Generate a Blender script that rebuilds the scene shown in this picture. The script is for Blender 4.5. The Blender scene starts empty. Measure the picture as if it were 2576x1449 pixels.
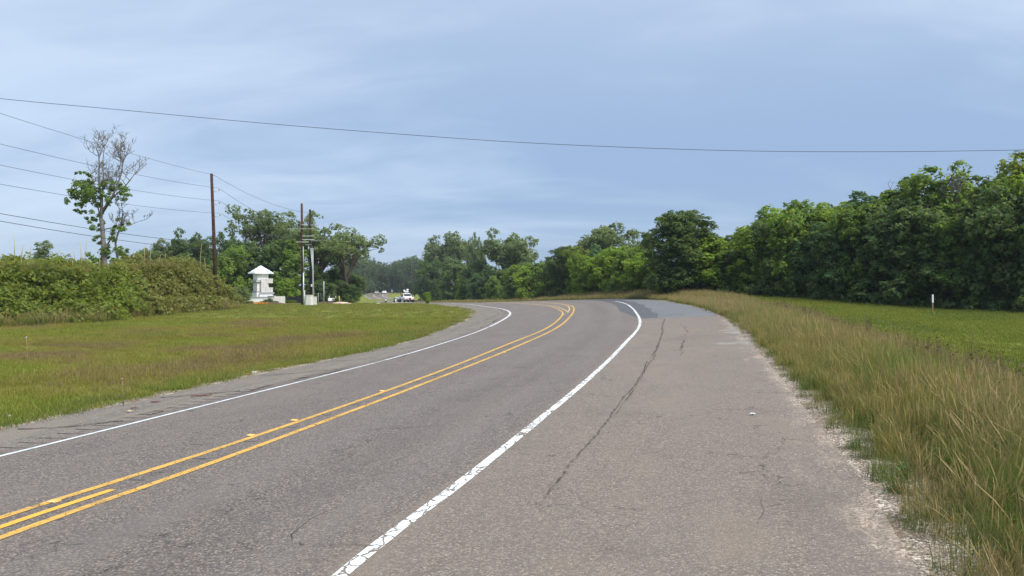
import bpy, bmesh, math, random
import numpy as np
from mathutils import Vector, Matrix

# ------------------------------------------------------------------ camera, sky, sun, exposure
sc = bpy.context.scene
F, CX, HY, EYE = 1800.0, 1288.0, 722.0, 1.90          # focal length and horizon in units of a 2576 px wide frame
cam_d = bpy.data.cameras.new('camera'); cam = bpy.data.objects.new('camera', cam_d)
sc.collection.objects.link(cam); sc.camera = cam
cam_d.sensor_width = 36.0; cam_d.lens = 36.0 * F / 2576.0
cam_d.shift_y = (HY - 724.5) / 2576.0
cam_d.clip_start = 0.05; cam_d.clip_end = 6000
cam.location = (0, 0, EYE); cam.rotation_euler = (math.radians(90), 0, 0)

SUN_EL, SUN_AZ = math.radians(52), math.radians(130)     # azimuth clockwise from +Y (view direction): sun high, to the right and a little behind
w = bpy.data.worlds.new('World'); sc.world = w; w.use_nodes = True
def build_sky():
    nt = w.node_tree; N = nt.nodes; L = nt.links; N.clear()
    out = N.new('ShaderNodeOutputWorld'); bg = N.new('ShaderNodeBackground'); L.new(bg.outputs[0], out.inputs[0])
    bg.inputs[1].default_value = 0.10
    sky = N.new('ShaderNodeTexSky'); sky.sky_type = 'NISHITA'; sky.sun_disc = False
    sky.sun_elevation = SUN_EL; sky.sun_rotation = SUN_AZ
    sky.air_density = 1.0; sky.dust_density = 1.2; sky.ozone_density = 2.0
    tc = N.new('ShaderNodeTexCoord'); sep = N.new('ShaderNodeSeparateXYZ'); L.new(tc.outputs['Generated'], sep.inputs[0])
    def m(op, a, b=None, c=None):
        n = N.new('ShaderNodeMath'); n.operation = op
        for i, v in enumerate((a, b, c)):
            if v is None: continue
            if isinstance(v, (int, float)): n.inputs[i].default_value = v
            else: L.new(v, n.inputs[i])
        return n.outputs[0]
    # cloud sheet high above the ground: direction projected on a plane, streaks running from left to right
    zz = m('ADD', m('MAXIMUM', sep.outputs['Z'], 0.0), 0.24)
    px = m('DIVIDE', sep.outputs['X'], zz); py = m('DIVIDE', sep.outputs['Y'], zz)
    cmb = N.new('ShaderNodeCombineXYZ'); L.new(px, cmb.inputs[0]); L.new(py, cmb.inputs[1])
    def noise(scale, sx, sy, rot, det, dist, off):
        mp = N.new('ShaderNodeMapping'); L.new(cmb.outputs[0], mp.inputs[0])
        mp.inputs['Rotation'].default_value = (0, 0, rot); mp.inputs['Scale'].default_value = (sx, sy, 1); mp.inputs['Location'].default_value = (off, off * .37, 0)
        n = N.new('ShaderNodeTexNoise'); L.new(mp.outputs[0], n.inputs['Vector'])
        n.inputs['Scale'].default_value = scale; n.inputs['Detail'].default_value = det; n.inputs['Roughness'].default_value = .5; n.inputs['Distortion'].default_value = dist
        return n.outputs['Fac']
    n1 = noise(.42, .6, 1.0, .45, 4, .5, 3.1)
    n2 = noise(1.15, .55, 1.3, .4, 6, .7, 8.3)
    n3 = noise(3.6, .6, 1.3, .4, 7, .9, 1.7)
    f = m('ADD', m('ADD', m('MULTIPLY', n1, .54), m('MULTIPLY', n2, .36)), m('MULTIPLY', n3, .13))
    mr = N.new('ShaderNodeMapRange'); mr.interpolation_type = 'SMOOTHSTEP'; L.new(f, mr.inputs[0])
    mr.inputs[1].default_value = .39; mr.inputs[2].default_value = .61; mr.inputs[3].default_value = .0; mr.inputs[4].default_value = .9
    lift = N.new('ShaderNodeMapRange'); L.new(sep.outputs['Z'], lift.inputs[0]); lift.inputs[1].default_value = .12; lift.inputs[2].default_value = .46; lift.inputs[3].default_value = 0; lift.inputs[4].default_value = .62; lift.interpolation_type = 'SMOOTHSTEP'
    cov = m('MINIMUM', m('ADD', mr.outputs[0], lift.outputs[0]), 1.0)
    veil = N.new('ShaderNodeMix'); veil.data_type = 'RGBA'; L.new(cov, veil.inputs[0])
    veil.inputs[6].default_value = (1.70, 2.42, 3.72, 1); veil.inputs[7].default_value = (3.45, 4.14, 5.12, 1)
    mx = N.new('ShaderNodeMix'); mx.data_type = 'RGBA'; mx.inputs[0].default_value = .86
    L.new(sky.outputs[0], mx.inputs[6]); L.new(veil.outputs[2], mx.inputs[7])
    L.new(mx.outputs[2], bg.inputs[0])
build_sky()
sun_d = bpy.data.lights.new('sun', 'SUN'); sun = bpy.data.objects.new('sun', sun_d); sc.collection.objects.link(sun)
sun_d.energy = 3.0; sun_d.angle = math.radians(32); sun_d.color = (1.0, .96, .88)
sdir = Vector((math.sin(SUN_AZ) * math.cos(SUN_EL), math.cos(SUN_AZ) * math.cos(SUN_EL), math.sin(SUN_EL)))
sun.rotation_euler = sdir.to_track_quat('Z', 'Y').to_euler(); sun.location = (20, 20, 60)
sc.view_settings.view_transform = 'Standard'; sc.view_settings.look = 'None'
sc.view_settings.exposure = 0.9; sc.view_settings.gamma = 1.0; sc.view_settings.use_curve_mapping = False
sc.render.engine = 'CYCLES'
sc.cycles.use_denoising = True; sc.cycles.max_bounces = 8; sc.cycles.diffuse_bounces = 4; sc.cycles.transparent_max_bounces = 12
sc.cycles.transmission_bounces = 3; sc.cycles.volume_bounces = 0; sc.cycles.caustics_reflective = False; sc.cycles.caustics_refractive = False

rng = np.random.default_rng(7); random.seed(7)
COL = sc.collection

# ------------------------------------------------------------------ materials
def mat(name, build):
    m = bpy.data.materials.new(name); m.use_nodes = True
    nt = m.node_tree; nt.nodes.clear(); out = nt.nodes.new('ShaderNodeOutputMaterial')
    build(NB(nt, out)); return m
class NB:
    def __init__(s, nt, out): s.nt, s.out = nt, out
    def n(s, t, **kw):
        x = s.nt.nodes.new('ShaderNode' + t)
        for k, v in kw.items():
            if k in x.inputs.keys() if isinstance(k, str) else False: s.set(x.inputs[k], v)
            else: setattr(x, k, v)
        return x
    def set(s, sock, v):
        if hasattr(v, 'is_output') or isinstance(v, bpy.types.NodeSocket): s.nt.links.new(v, sock)
        else: sock.default_value = v
    def math(s, op, a, b=0.0, c=0.0, clamp=False):
        x = s.nt.nodes.new('ShaderNodeMath'); x.operation = op; x.use_clamp = clamp
        for i, v in enumerate((a, b, c)): s.set(x.inputs[i], v)
        return x.outputs[0]
    def mix(s, f, a, b, blend='MIX'):
        x = s.nt.nodes.new('ShaderNodeMix'); x.data_type = 'RGBA'; x.blend_type = blend; x.clamp_factor = True
        s.set(x.inputs[0], f)
        for i, v in ((6, a), (7, b)):
            if isinstance(v, (tuple, list)) and len(v) == 3: v = (*v, 1)
            s.set(x.inputs[i], v)
        return x.outputs[2]
    def rng(s, v, a, b, c=0.0, d=1.0, smooth=True):
        x = s.nt.nodes.new('ShaderNodeMapRange'); x.interpolation_type = 'SMOOTHSTEP' if smooth else 'LINEAR'
        for i, q in enumerate((v, a, b, c, d)): s.set(x.inputs[i], q)
        return x.outputs[0]
    def obj(s): return s.nt.nodes.new('ShaderNodeTexCoord').outputs['Object']
    def uv(s, name='UVMap'):
        x = s.nt.nodes.new('ShaderNodeUVMap'); x.uv_map = name; return x.outputs[0]
    def mp(s, v, scale=(1, 1, 1), rot=(0, 0, 0), loc=(0, 0, 0)):
        x = s.nt.nodes.new('ShaderNodeMapping'); s.set(x.inputs[0], v)
        x.inputs['Scale'].default_value = scale; x.inputs['Rotation'].default_value = rot; x.inputs['Location'].default_value = loc
        return x.outputs[0]
    def noise(s, v, scale, det=4, rough=.5, dist=0.0, out='Fac'):
        x = s.nt.nodes.new('ShaderNodeTexNoise'); s.set(x.inputs['Vector'], v)
        x.inputs['Scale'].default_value = scale; x.inputs['Detail'].default_value = det; x.inputs['Roughness'].default_value = rough; x.inputs['Distortion'].default_value = dist
        return x.outputs[out]
    def vor(s, v, scale, feature='F1', out='Distance', rand=1.0):
        x = s.nt.nodes.new('ShaderNodeTexVoronoi'); x.feature = feature; s.set(x.inputs['Vector'], v)
        x.inputs['Scale'].default_value = scale; x.inputs['Randomness'].default_value = rand
        return x.outputs[out]
    def ramp(s, v, stops):
        x = s.nt.nodes.new('ShaderNodeValToRGB'); s.set(x.inputs[0], v); e = x.color_ramp.elements
        while len(e) < len(stops): e.new(.5)
        for q, (p, c) in zip(e, stops): q.position = p; q.color = (*c, 1)
        return x.outputs[0]
    def sep(s, v):
        x = s.nt.nodes.new('ShaderNodeSeparateXYZ'); s.set(x.inputs[0], v); return x.outputs
    def attr(s, name, out='Color', typ='GEOMETRY'):
        x = s.nt.nodes.new('ShaderNodeAttribute'); x.attribute_name = name; x.attribute_type = typ; return x.outputs[out]
    def orand(s): return s.nt.nodes.new('ShaderNodeObjectInfo').outputs['Random']
    def bump(s, h, strength, dist):
        x = s.nt.nodes.new('ShaderNodeBump'); s.set(x.inputs['Height'], h); x.inputs['Strength'].default_value = strength; x.inputs['Distance'].default_value = dist
        return x.outputs[0]
    def prin(s, col, rough=.7, spec=.3, metal=0.0, normal=None):
        p = s.nt.nodes.new('ShaderNodeBsdfPrincipled')
        if isinstance(col, (tuple, list)) and len(col) == 3: col = (*col, 1)
        s.set(p.inputs['Base Color'], col); s.set(p.inputs['Roughness'], rough); s.set(p.inputs['Specular IOR Level'], spec); s.set(p.inputs['Metallic'], metal)
        if normal is not None: s.set(p.inputs['Normal'], normal)
        return p.outputs[0]
    def end(s, sh): s.nt.links.new(sh, s.out.inputs['Surface'])

def plain(name, col, rough=.6, spec=.3, metal=0.0, var=.18, scale=6.0, grime=None):
    def b(k):
        o = k.obj(); n = k.noise(o, scale, 5, .6)
        c = k.mix(k.rng(n, .25, .75), tuple(x * (1 - var) for x in col), tuple(min(1, x * (1 + var)) for x in col))
        if grime:
            st = k.noise(k.mp(o, (3, 3, .5)), 2.2, 6, .65)
            c = k.mix(k.rng(st, .45, .72), c, grime)
        k.end(k.prin(c, rough, spec, metal, k.bump(n, .15, .01)))
    return mat(name, b)

def leafmat(name, dark, mid, light, trans=.35, hue=.0):
    def b(k):
        t = k.sep(k.attr('tint'))
        r = k.orand()
        v = k.math('ADD', k.math('MULTIPLY', t[0], .75), k.math('MULTIPLY', k.math('SUBTRACT', r, .5), .35))
        c = k.ramp(v, [(0.0, dark), (.45, mid), (1.0, light)])
        c = k.mix(k.rng(t[1], .90, 1.0), c, (.16, .13, .045))
        p = k.prin(c, .55, .25)
        tr = k.nt.nodes.new('ShaderNodeBsdfTranslucent'); k.set(tr.inputs[0], k.mix(.6, c, (light[0] * 1.3, light[1] * 1.25, light[2] * .6), 'MIX'))
        mx = k.nt.nodes.new('ShaderNodeMixShader'); mx.inputs[0].default_value = trans
        k.nt.links.new(p, mx.inputs[1]); k.nt.links.new(tr.outputs[0], mx.inputs[2]); k.end(mx.outputs[0])
    return mat(name, b)

M = {}
M['leaf_wood'] = leafmat('leaf_wood', (0.0697, 0.1295, 0.0279), (0.1681, 0.2686, 0.0525), (0.2788, 0.3934, 0.0738), 0.52)
M['leaf_bright'] = leafmat('leaf_bright', (0.0924, 0.1671, 0.0252), (0.2142, 0.3292, 0.042), (0.3276, 0.4521, 0.063), 0.52)
M['leaf_olive'] = leafmat('leaf_olive', (0.08, 0.117, 0.024), (0.192, 0.2527, 0.044), (0.304, 0.3744, 0.072), .5)
M['leaf_blue'] = leafmat('leaf_blue', (0.048, 0.1076, 0.04), (0.104, 0.1966, 0.076), (0.184, 0.2902, 0.112), .45)
M['leaf_oak'] = leafmat('leaf_oak', (0.081, 0.121, 0.0513), (0.171, 0.2369, 0.0983), (0.288, 0.3578, 0.1625), 0.5)
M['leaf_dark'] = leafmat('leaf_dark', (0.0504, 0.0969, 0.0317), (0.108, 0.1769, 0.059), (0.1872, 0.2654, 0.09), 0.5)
M['leaf_vine'] = leafmat('leaf_vine', (.085, .125, .024), (.21, .275, .044), (.37, .41, .085), .5)
M['leaf_far'] = leafmat('leaf_far', (0.055, 0.095, 0.048), (0.105, 0.16, 0.078), (0.17, 0.225, 0.1), 0.5)
M['bark'] = plain('bark', (.10, .082, .066), .9, .1, 0, .4, 5)
M['bark_pale'] = plain('bark_pale', (.17, .155, .14), .9, .1, 0, .35, 6)
M['pole_wood'] = plain('pole_wood', (.060, .032, .024), .9, .1, 0, .4, 4)
M['pole_wood_dark'] = plain('pole_wood_dark', (.035, .022, .020), .9, .1, 0, .4, 4)
M['white_wall'] = plain('white_wall', (.84, .84, .83), .75, .3, 0, .04, 3, (.76, .755, .74))
M['marble'] = plain('marble', (.72, .69, .66), .7, .3, 0, .12, 4, (.48, .43, .40))
M['trim_grey'] = plain('trim_grey', (.38, .39, .40), .7, .3, 0, .12, 4)
M['metal_white'] = plain('metal_white', (.72, .75, .80), .35, .5, .1, .05, 3)
M['galv'] = plain('galv', (.42, .47, .48), .45, .5, .3, .1, 8)
M['insul'] = plain('insul', (.62, .64, .66), .4, .5, 0, .1, 8)
M['wire'] = plain('wire', (.045, .05, .06), .6, .3, 0, .1, 4)
M['cabinet'] = plain('cabinet', (.66, .66, .62), .55, .4, 0, .06, 4, (.5, .48, .43))
M['dark'] = plain('dark', (.02, .02, .024), .6, .3, 0, .2, 6)
M['tyre'] = plain('tyre', (.022, .022, .022), .85, .2, 0, .2, 9)
M['glass'] = plain('glass', (.03, .04, .05), .08, .6, 0, .1, 2)
M['car_white'] = plain('car_white', (.80, .80, .80), .25, .5, 0, .03, 2)
M['car_silver'] = plain('car_silver', (.48, .49, .50), .25, .5, .4, .03, 2)
M['car_dark'] = plain('car_dark', (.03, .032, .04), .3, .5, 0, .05, 2)
M['red'] = plain('red', (.32, .03, .03), .4, .4, 0, .15, 5)
M['lamp_glass'] = plain('lamp_glass', (.75, .72, .66), .2, .6, 0, .03, 4)
M['orange'] = plain('orange', (.75, .30, .015), .6, .3, 0, .15, 6)
M['yellow_post'] = plain('yellow_post', (.62, .42, .02), .5, .4, 0, .1, 5)
M['sign_blue'] = plain('sign_blue', (.06, .26, .62), .4, .4, 0, .06, 3)
M['sign_white'] = plain('sign_white', (.74, .76, .80), .45, .4, 0, .05, 3)
M['sign_back'] = plain('sign_back', (.36, .36, .36), .5, .4, .3, .08, 4)
M['stake'] = plain('stake', (.22, .17, .11), .9, .1, 0, .3, 8)
M['straw'] = plain('straw', (.34, .27, .15), .9, .1, 0, .3, 8)
M['fence_cloth'] = plain('fence_cloth', (.02, .02, .026), .8, .2, 0, .2, 4)
M['litter'] = plain('litter', (.42, .45, .47), .5, .4, 0, .08, 20)
M['brown_scrap'] = plain('brown_scrap', (.13, .055, .04), .9, .2, 0, .25, 20)
M['mulch'] = plain('mulch', (.10, .06, .045), .95, .1, 0, .4, 10)
M['sand'] = plain('sand', (.46, .36, .27), .95, .1, 0, .25, 3)
M['brick_red'] = plain('brick_red', (.38, .19, .11), .9, .2, 0, .2, 8)
M['reflector'] = plain('reflector', (.75, .42, .10), .35, .5, 0, .1, 30)
M['reflector_face'] = plain('reflector_face', (.80, .62, .30), .2, .6, 0, .05, 30)
M['flower'] = plain('flower', (.70, .30, .02), .7, .2, 0, .4, 12)

# ------------------------------------------------------------------ shape of the land: road axis, crest, banked curve
def catmull(P, step):
    P = np.array(P, float); P = np.vstack([2 * P[0] - P[1], P, 2 * P[-1] - P[-2]]); out = []
    for i in range(1, len(P) - 2):
        a, b, c, d = P[i - 1:i + 3]; n = max(2, int(np.hypot(*(c - b)[:2]) / step))
        for u in np.arange(n) / n:
            out.append(.5 * ((2 * b) + (c - a) * u + (2 * a - 5 * b + 4 * c - d) * u * u + (-a + 3 * b - 3 * c + d) * u ** 3))
    out.append(P[-2]); return np.array(out)
def interp(x, xs, ys):
    """smooth monotone-ish cubic through points (Hermite, finite-difference slopes)"""
    xs = np.array(xs, float); ys = np.array(ys, float); d = np.gradient(ys, xs); x = np.clip(x, xs[0], xs[-1])
    i = np.clip(np.searchsorted(xs, x) - 1, 0, len(xs) - 2); h = xs[i + 1] - xs[i]; u = (x - xs[i]) / h
    return ((2 * u ** 3 - 3 * u ** 2 + 1) * ys[i] + (u ** 3 - 2 * u ** 2 + u) * h * d[i] + (-2 * u ** 3 + 3 * u ** 2) * ys[i + 1] + (u ** 3 - u ** 2) * h * d[i + 1])
YR = [(0, 1355), (250, 1268), (530, 1170), (1000, 992), (1200, 914), (1300, 872), (1378.6, 837), (1415, 815), (1436, 794), (1443.7, 780)]
_c = [((x - CX) / F * (2.16 * F / (y - 700)), 2.16 * F / (y - 700)) for x, y in YR]
_d = np.array(_c[1]) - np.array(_c[0]); _d = np.array([.235, .972])
_c = [tuple(np.array(_c[0]) - _d * q) for q in (60, 40, 20, 8)] + _c + [(4.75, 56.5), (4.3, 63), (3.0, 70), (-1.0, 85), (-8.5, 110), (-20.3, 150), (-30, 190), (-40, 230), (-51, 270), (-58, 300), (-61, 325), (-59, 350), (-50, 380), (-30, 420), (20, 480)]
AX = catmull(_c, 1.2)
for _ in range(3): AX[1:-1] = (AX[:-2] + 2 * AX[1:-1] + AX[2:]) / 4
_seg = AX[1:] - AX[:-1]; _sl = np.hypot(_seg[:, 0], _seg[:, 1]); AS = np.concatenate([[0], np.cumsum(_sl)])
_i0 = np.argmin(np.hypot(AX[:, 0], AX[:, 1])); AS -= AS[_i0]
_T = np.gradient(AX, AS, axis=0); _T /= np.hypot(_T[:, 0], _T[:, 1])[:, None]
def st(x, y):
    """road coordinates: distance along the axis and offset to the right of it"""
    x = np.atleast_1d(np.asarray(x, float)); y = np.atleast_1d(np.asarray(y, float)); S = np.empty(len(x)); T = np.empty(len(x))
    for a in range(0, len(x), 4000):
        p = np.c_[x[a:a + 4000], y[a:a + 4000]]
        dx = p[:, None, 0] - AX[None, :-1, 0]; dy = p[:, None, 1] - AX[None, :-1, 1]
        u = np.clip((dx * _seg[:, 0] + dy * _seg[:, 1]) / (_sl ** 2), 0, 1)
        ex = dx - u * _seg[:, 0]; ey = dy - u * _seg[:, 1]; dd = ex * ex + ey * ey; j = np.argmin(dd, 1); r = np.arange(len(p))
        sg = np.sign(_seg[j, 1] * dx[r, j] - _seg[j, 0] * dy[r, j])
        S[a:a + 4000] = AS[:-1][j] + u[r, j] * _sl[j]; T[a:a + 4000] = sg * np.sqrt(dd[r, j])
    return S, T
def xy(s, t):
    s = np.asarray(s, float); t = np.asarray(t, float)
    x = np.interp(s, AS, AX[:, 0]); y = np.interp(s, AS, AX[:, 1]); tx = np.interp(s, AS, _T[:, 0]); ty = np.interp(s, AS, _T[:, 1]); n = np.hypot(tx, ty)
    return x + ty / n * t, y - tx / n * t
ZX = [-400, -50, 0, 30, 50, 60, 70, 85, 110, 150, 190, 230, 270, 300, 330, 380, 450, 900, 3000]
ZZ = [-2, -.61, 0, .366, .60, .69, .65, .30, -.45, -1.35, -2.25, -2.72, -2.25, -1.66, -1.15, -.55, -.2, 0, 0]
def H(x, y, st_=None):
    x = np.atleast_1d(np.asarray(x, float)); y = np.atleast_1d(np.asarray(y, float))
    s, t = st(x, y) if st_ is None else st_
    e = interp(y, [-100, 0, 66, 115, 500], [.045, .045, .045, .015, .01])
    k = 1.2; hi, lo = 8.2, -8.6
    tc = hi - k * np.logaddexp(0, (hi - t) / k) ; tc = -(np.logaddexp(0, -(t - hi) / k) * k) + hi
    tc = lo + k * np.logaddexp(0, (tc - lo) / k)
    z = interp(y, ZX, ZZ) + e * (tc - 5.75)
    drop = np.clip((t - 9.0) / 6, 0, 1); z = z - .45 * (drop * drop * (3 - 2 * drop)) * interp(y, [-100, 30, 52, 66, 92, 120, 500], [1, 1, .3, 0, 0, .2, .3])
    bk = np.clip((t - 8.6) / 2.6, 0, 1); z = z + interp(y, [-100, 48, 62, 95, 115, 500], [0, 0, .42, .42, 0, 0]) * bk * bk * (3 - 2 * bk)
    return z
def cast(px):
    """points of the frame -> points on the land (first hit going out)"""
    D = np.concatenate([np.arange(2, 80, .1), np.arange(80, 500, .5)]); out = []
    for x, y in px:
        z = EYE - (y - HY) / F * D; g = H((x - CX) / F * D, D); b = np.nonzero(z <= g)[0]
        if len(b) == 0: d = D[np.argmin(z - g)]
        else:
            j = b[0]; d = D[j]
            if j: a0 = z[j - 1] - g[j - 1]; a1 = z[j] - g[j]; d = D[j - 1] + (D[j] - D[j - 1]) * a0 / (a0 - a1)
        out.append(((x - CX) / F * d, d))
    return np.array(out)
def table(px, tail):
    p = cast(px); s, t = st(p[:, 0], p[:, 1]); q = sorted(zip(s, t)); q = [(-60, q[0][1]), (q[0][0] - 6, q[0][1])] + q
    r = [q[0]]
    for a in q[1:]:
        if a[0] > r[-1][0] + .8: r.append(a)
    r = [a for a in r if a[0] < tail[0][0] - 3] + tail
    xs = np.array([a[0] for a in r]); ys = np.array([a[1] for a in r])
    ss = np.arange(-60, 520, 1.0); v = np.interp(ss, xs, ys)
    for _ in range(10): v[1:-1] = (v[:-2] + 2 * v[1:-1] + v[2:]) / 4
    return lambda q: np.interp(q, ss, v)
tLW = table([(0, 1150), (250, 1088), (500, 1025), (750, 963), (1000, 900), (1192, 838.6), (1266.6, 804.5), (1282, 794), (1286, 787.6), (1274.5, 781), (1248.4, 775.3)], [(66.5, -6.7), (79.5, -6.3), (98, -4.6), (118, -3.7), (140, -3.5), (520, -3.5)])
tRW = table([(870, 1449), (1170, 1200), (1430, 1000), (1575, 860), (1597.4, 838.6), (1610, 812), (1610, 804.5), (1597, 783.7), (1584, 770.6), (1561, 761.5)], [(64.6, 5.0), (72, 6.0), (80, 6.0), (100, 4.5), (130, 3.7), (520, 3.6)])
tLE = table([(0, 1085), (250, 1030), (500, 975), (750, 922), (1000, 870), (1094, 838.6), (1162, 812), (1188, 796.7), (1199, 787.6), (1186, 779.8), (1152, 773.3)], [(76, -9.1), (92, -8.4), (110, -6.2), (130, -5.3), (520, -5.2)])
tRE = table([(2310, 1449), (2200, 1250), (2090, 1100), (2000, 1010), (1940, 920), (1870, 850), (1830, 812), (1803, 790), (1762, 775), (1706, 764)], [(62, 8.0), (72, 8.4), (90, 7.2), (130, 5.6), (520, 5.4)])
tYL = table([(0, 1302), (250, 1225), (530, 1140), (1000, 976), (1200, 899), (1300, 857), (1355, 837), (1397, 812), (1412.5, 796.7), (1417.7, 788.9), (1412.5, 782.4), (1397, 775.9)], [(59.6, -1.86), (66.5, -2.6), (76, -2.6), (100, -1.0), (125, -.35), (520, -.3)])
zero = lambda q: np.zeros_like(np.asarray(q, float))
print('TAB', [(s, round(float(tLE(s)), 1), round(float(tLW(s)), 1), round(float(tYL(s)), 2), round(float(tRW(s)), 1), round(float(tRE(s)), 1)) for s in (-5, 0, 5, 10, 20, 30, 40, 50, 56, 60, 70, 90)])

# ------------------------------------------------------------------ mesh helpers
def mesh_obj(name, V, Fc, m=None, parent=None, smooth=False, uvs=None, tint=None):
    me = bpy.data.meshes.new(name); V = np.asarray(V, np.float32)
    if isinstance(Fc, np.ndarray):
        k = Fc.shape[1]; me.vertices.add(len(V)); me.vertices.foreach_set('co', V.ravel())
        me.loops.add(Fc.size); me.loops.foreach_set('vertex_index', Fc.astype(np.int32).ravel())
        me.polygons.add(len(Fc)); me.polygons.foreach_set('loop_start', np.arange(0, Fc.size, k, dtype=np.int32))
        me.update(calc_edges=True)
    else:
        me.from_pydata(V.tolist(), [], Fc)
    if tint is not None:
        a = me.attributes.new('tint', 'FLOAT_COLOR', 'POINT'); a.data.foreach_set('color', np.asarray(tint, np.float32).ravel())
    if uvs is not None:
        for nm, uvv in uvs.items():
            l = me.uv_layers.new(name=nm); vi = np.empty(len(me.loops), np.int32); me.loops.foreach_get('vertex_index', vi)
            l.data.foreach_set('uv', np.asarray(uvv, np.float32)[vi].ravel())
    if smooth: me.polygons.foreach_set('use_smooth', np.ones(len(me.polygons), bool))
    if m: me.materials.append(m)
    me.validate()
    return put(name, me, parent)
def put(name, me, parent=None):
    o = bpy.data.objects.new(name, me); COL.objects.link(o)
    if parent: o.parent = parent
    return o
def tag(o, label=None, cat=None, group=None, kind=None):
    if label: o['label'] = label
    if cat: o['category'] = cat
    if group: o['group'] = group
    if kind: o['kind'] = kind
    return o
def thing(name, label, cat, loc, rz=0, group=None):
    o = bpy.data.objects.new(name, None); COL.objects.link(o); o.empty_display_size = .2
    o.location = loc; o.rotation_euler = (0, 0, rz); return tag(o, label, cat, group)
def bm_obj(name, bm, m, parent=None, smooth=False):
    me = bpy.data.meshes.new(name); bm.normal_update(); bm.to_mesh(me); bm.free(); me.materials.append(m)
    if smooth: me.polygons.foreach_set('use_smooth', np.ones(len(me.polygons), bool))
    return put(name, me, parent)
def box(bm, c, s, bev=0.0, rot=None):
    r = bmesh.ops.create_cube(bm, size=1.0); vs = r['verts']
    mt = Matrix.Translation(c) @ (rot.to_4x4() if rot else Matrix.Identity(4)) @ Matrix.Diagonal((*s, 1))
    bmesh.ops.transform(bm, matrix=mt, verts=vs)
    if bev: bmesh.ops.bevel(bm, geom=list({e for v in vs for e in v.link_edges}), offset=bev, segments=2, affect='EDGES', profile=.6)
    return bm
def B(c, s, bev=0.0, rot=None): return box(bmesh.new(), c, s, bev, rot)
def tube_arrays(P, R, n=6, cap=True):
    P = np.asarray(P, float); R = np.asarray(R, float); T = np.gradient(P, axis=0); T /= np.linalg.norm(T, axis=1)[:, None] + 1e-9
    up = np.array([0, 0, 1.]) if abs(T[0, 2]) < .9 else np.array([1., 0, 0]); V = []; 
    a = np.arange(n) * 2 * np.pi / n
    for p, t, r in zip(P, T, R):
        u = np.cross(t, up); u /= np.linalg.norm(u) + 1e-9; v = np.cross(u, t); up = v
        V.append(p + r * (np.cos(a)[:, None] * u + np.sin(a)[:, None] * v))
    V = np.vstack(V); k = len(P); Fc = []
    for i in range(k - 1):
        for j in range(n): Fc.append((i * n + j, i * n + (j + 1) % n, (i + 1) * n + (j + 1) % n, (i + 1) * n + j))
    if cap: Fc += [tuple(range(n))[::-1], tuple((k - 1) * n + j for j in range(n))]
    return V, Fc
class Acc:
    def __init__(s): s.V, s.F, s.n = [], [], 0
    def add(s, V, Fc): s.V.append(np.asarray(V)); s.F += [tuple(i + s.n for i in f) for f in Fc]; s.n += len(V)
    def tube(s, P, R, n=6, cap=True): s.add(*tube_arrays(P, R, n, cap))
    def obj(s, name, m, parent=None, smooth=True): return mesh_obj(name, np.vstack(s.V), s.F, m, parent, smooth)
def tube(name, P, R, m, parent=None, n=8):
    if np.isscalar(R): R = [R] * len(P)
    V, Fc = tube_arrays(P, R, n); return mesh_obj(name, V, Fc, m, parent, True)
def at(xu, D, dz=0.0):
    X = (xu - CX) / F * D; return (X, D, float(H(X, D)[0]) + dz)
def zat(yu, D): return EYE + (HY - yu) / F * D
_g = rng.random((64, 64))
def vnoise(x, y, sc_=1.0, seed=0):
    x = np.asarray(x) * sc_ + seed * 17.3 + 1000; y = np.asarray(y) * sc_ + seed * 9.1 + 1000
    i = np.floor(x).astype(int); j = np.floor(y).astype(int); u = x - i; v = y - j; u = u * u * (3 - 2 * u); v = v * v * (3 - 2 * v)
    g = lambda a, b: _g[a % 64, b % 64]
    return (g(i, j) * (1 - u) + g(i + 1, j) * u) * (1 - v) + (g(i, j + 1) * (1 - u) + g(i + 1, j + 1) * u) * v

# ------------------------------------------------------------------ ground
def m_ground(k):
    o = k.obj(); a = k.noise(o, .16, 5, .6); b = k.noise(o, 1.3, 6, .65); c = k.noise(o, 9, 4, .7)
    col = k.mix(k.rng(a, .35, .65), (.125, .150, .026), (.175, .195, .034))
    col = k.mix(k.rng(b, .48, .70), col, (.17, .165, .05)); col = k.mix(k.rng(c, .5, .8, 0, .4), col, (.07, .085, .02))
    k.end(k.prin(col, .95, .1, 0, k.bump(k.math('ADD', b, c), .8, .08)))
M['ground'] = mat('ground_grass', m_ground)
def graded(lo, hi, a, b, step, out):
    v = list(np.arange(a, b + 1e-6, step)); q = step
    while v[-1] < hi: q *= 1.35; v.append(min(hi, v[-1] + q))
    q = step
    while v[0] > lo: q *= 1.35; v.insert(0, max(lo, v[0] - q))
    return np.array(v)
gx = graded(-3000, 3000, -60, 50, .8, 0); gy = graded(-400, 5000, -6, 115, .8, 0)
GX, GY = np.meshgrid(gx, gy); fx, fy = GX.ravel(), GY.ravel(); S_, T_ = st(fx, fy); gz = H(fx, fy, (S_, T_))
inside = np.minimum(T_ - tLE(S_), tRE(S_) - T_); gz = gz - .10 * np.clip((inside + .1) / .8, 0, 1) * (np.abs(T_) < 16)
und = (vnoise(fx, fy, .12) - .5) * .16 * np.clip((-inside - 2) / 5, 0, 1); gz = gz + und
nx, ny = len(gx), len(gy); idx = np.arange(nx * ny).reshape(ny, nx)
GF = np.stack([idx[:-1, :-1], idx[:-1, 1:], idx[1:, 1:], idx[1:, :-1]], -1).reshape(-1, 4)
tag(mesh_obj('ground', np.c_[fx, fy, gz], GF, M['ground'], smooth=True), kind='structure')
def HG(x, y):
    s, t = st(x, y); z = H(x, y, (s, t)); ins = np.minimum(t - tLE(s), tRE(s) - t)
    return z + (vnoise(x, y, .12) - .5) * .16 * np.clip((-ins - 2) / 5, 0, 1)

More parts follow.
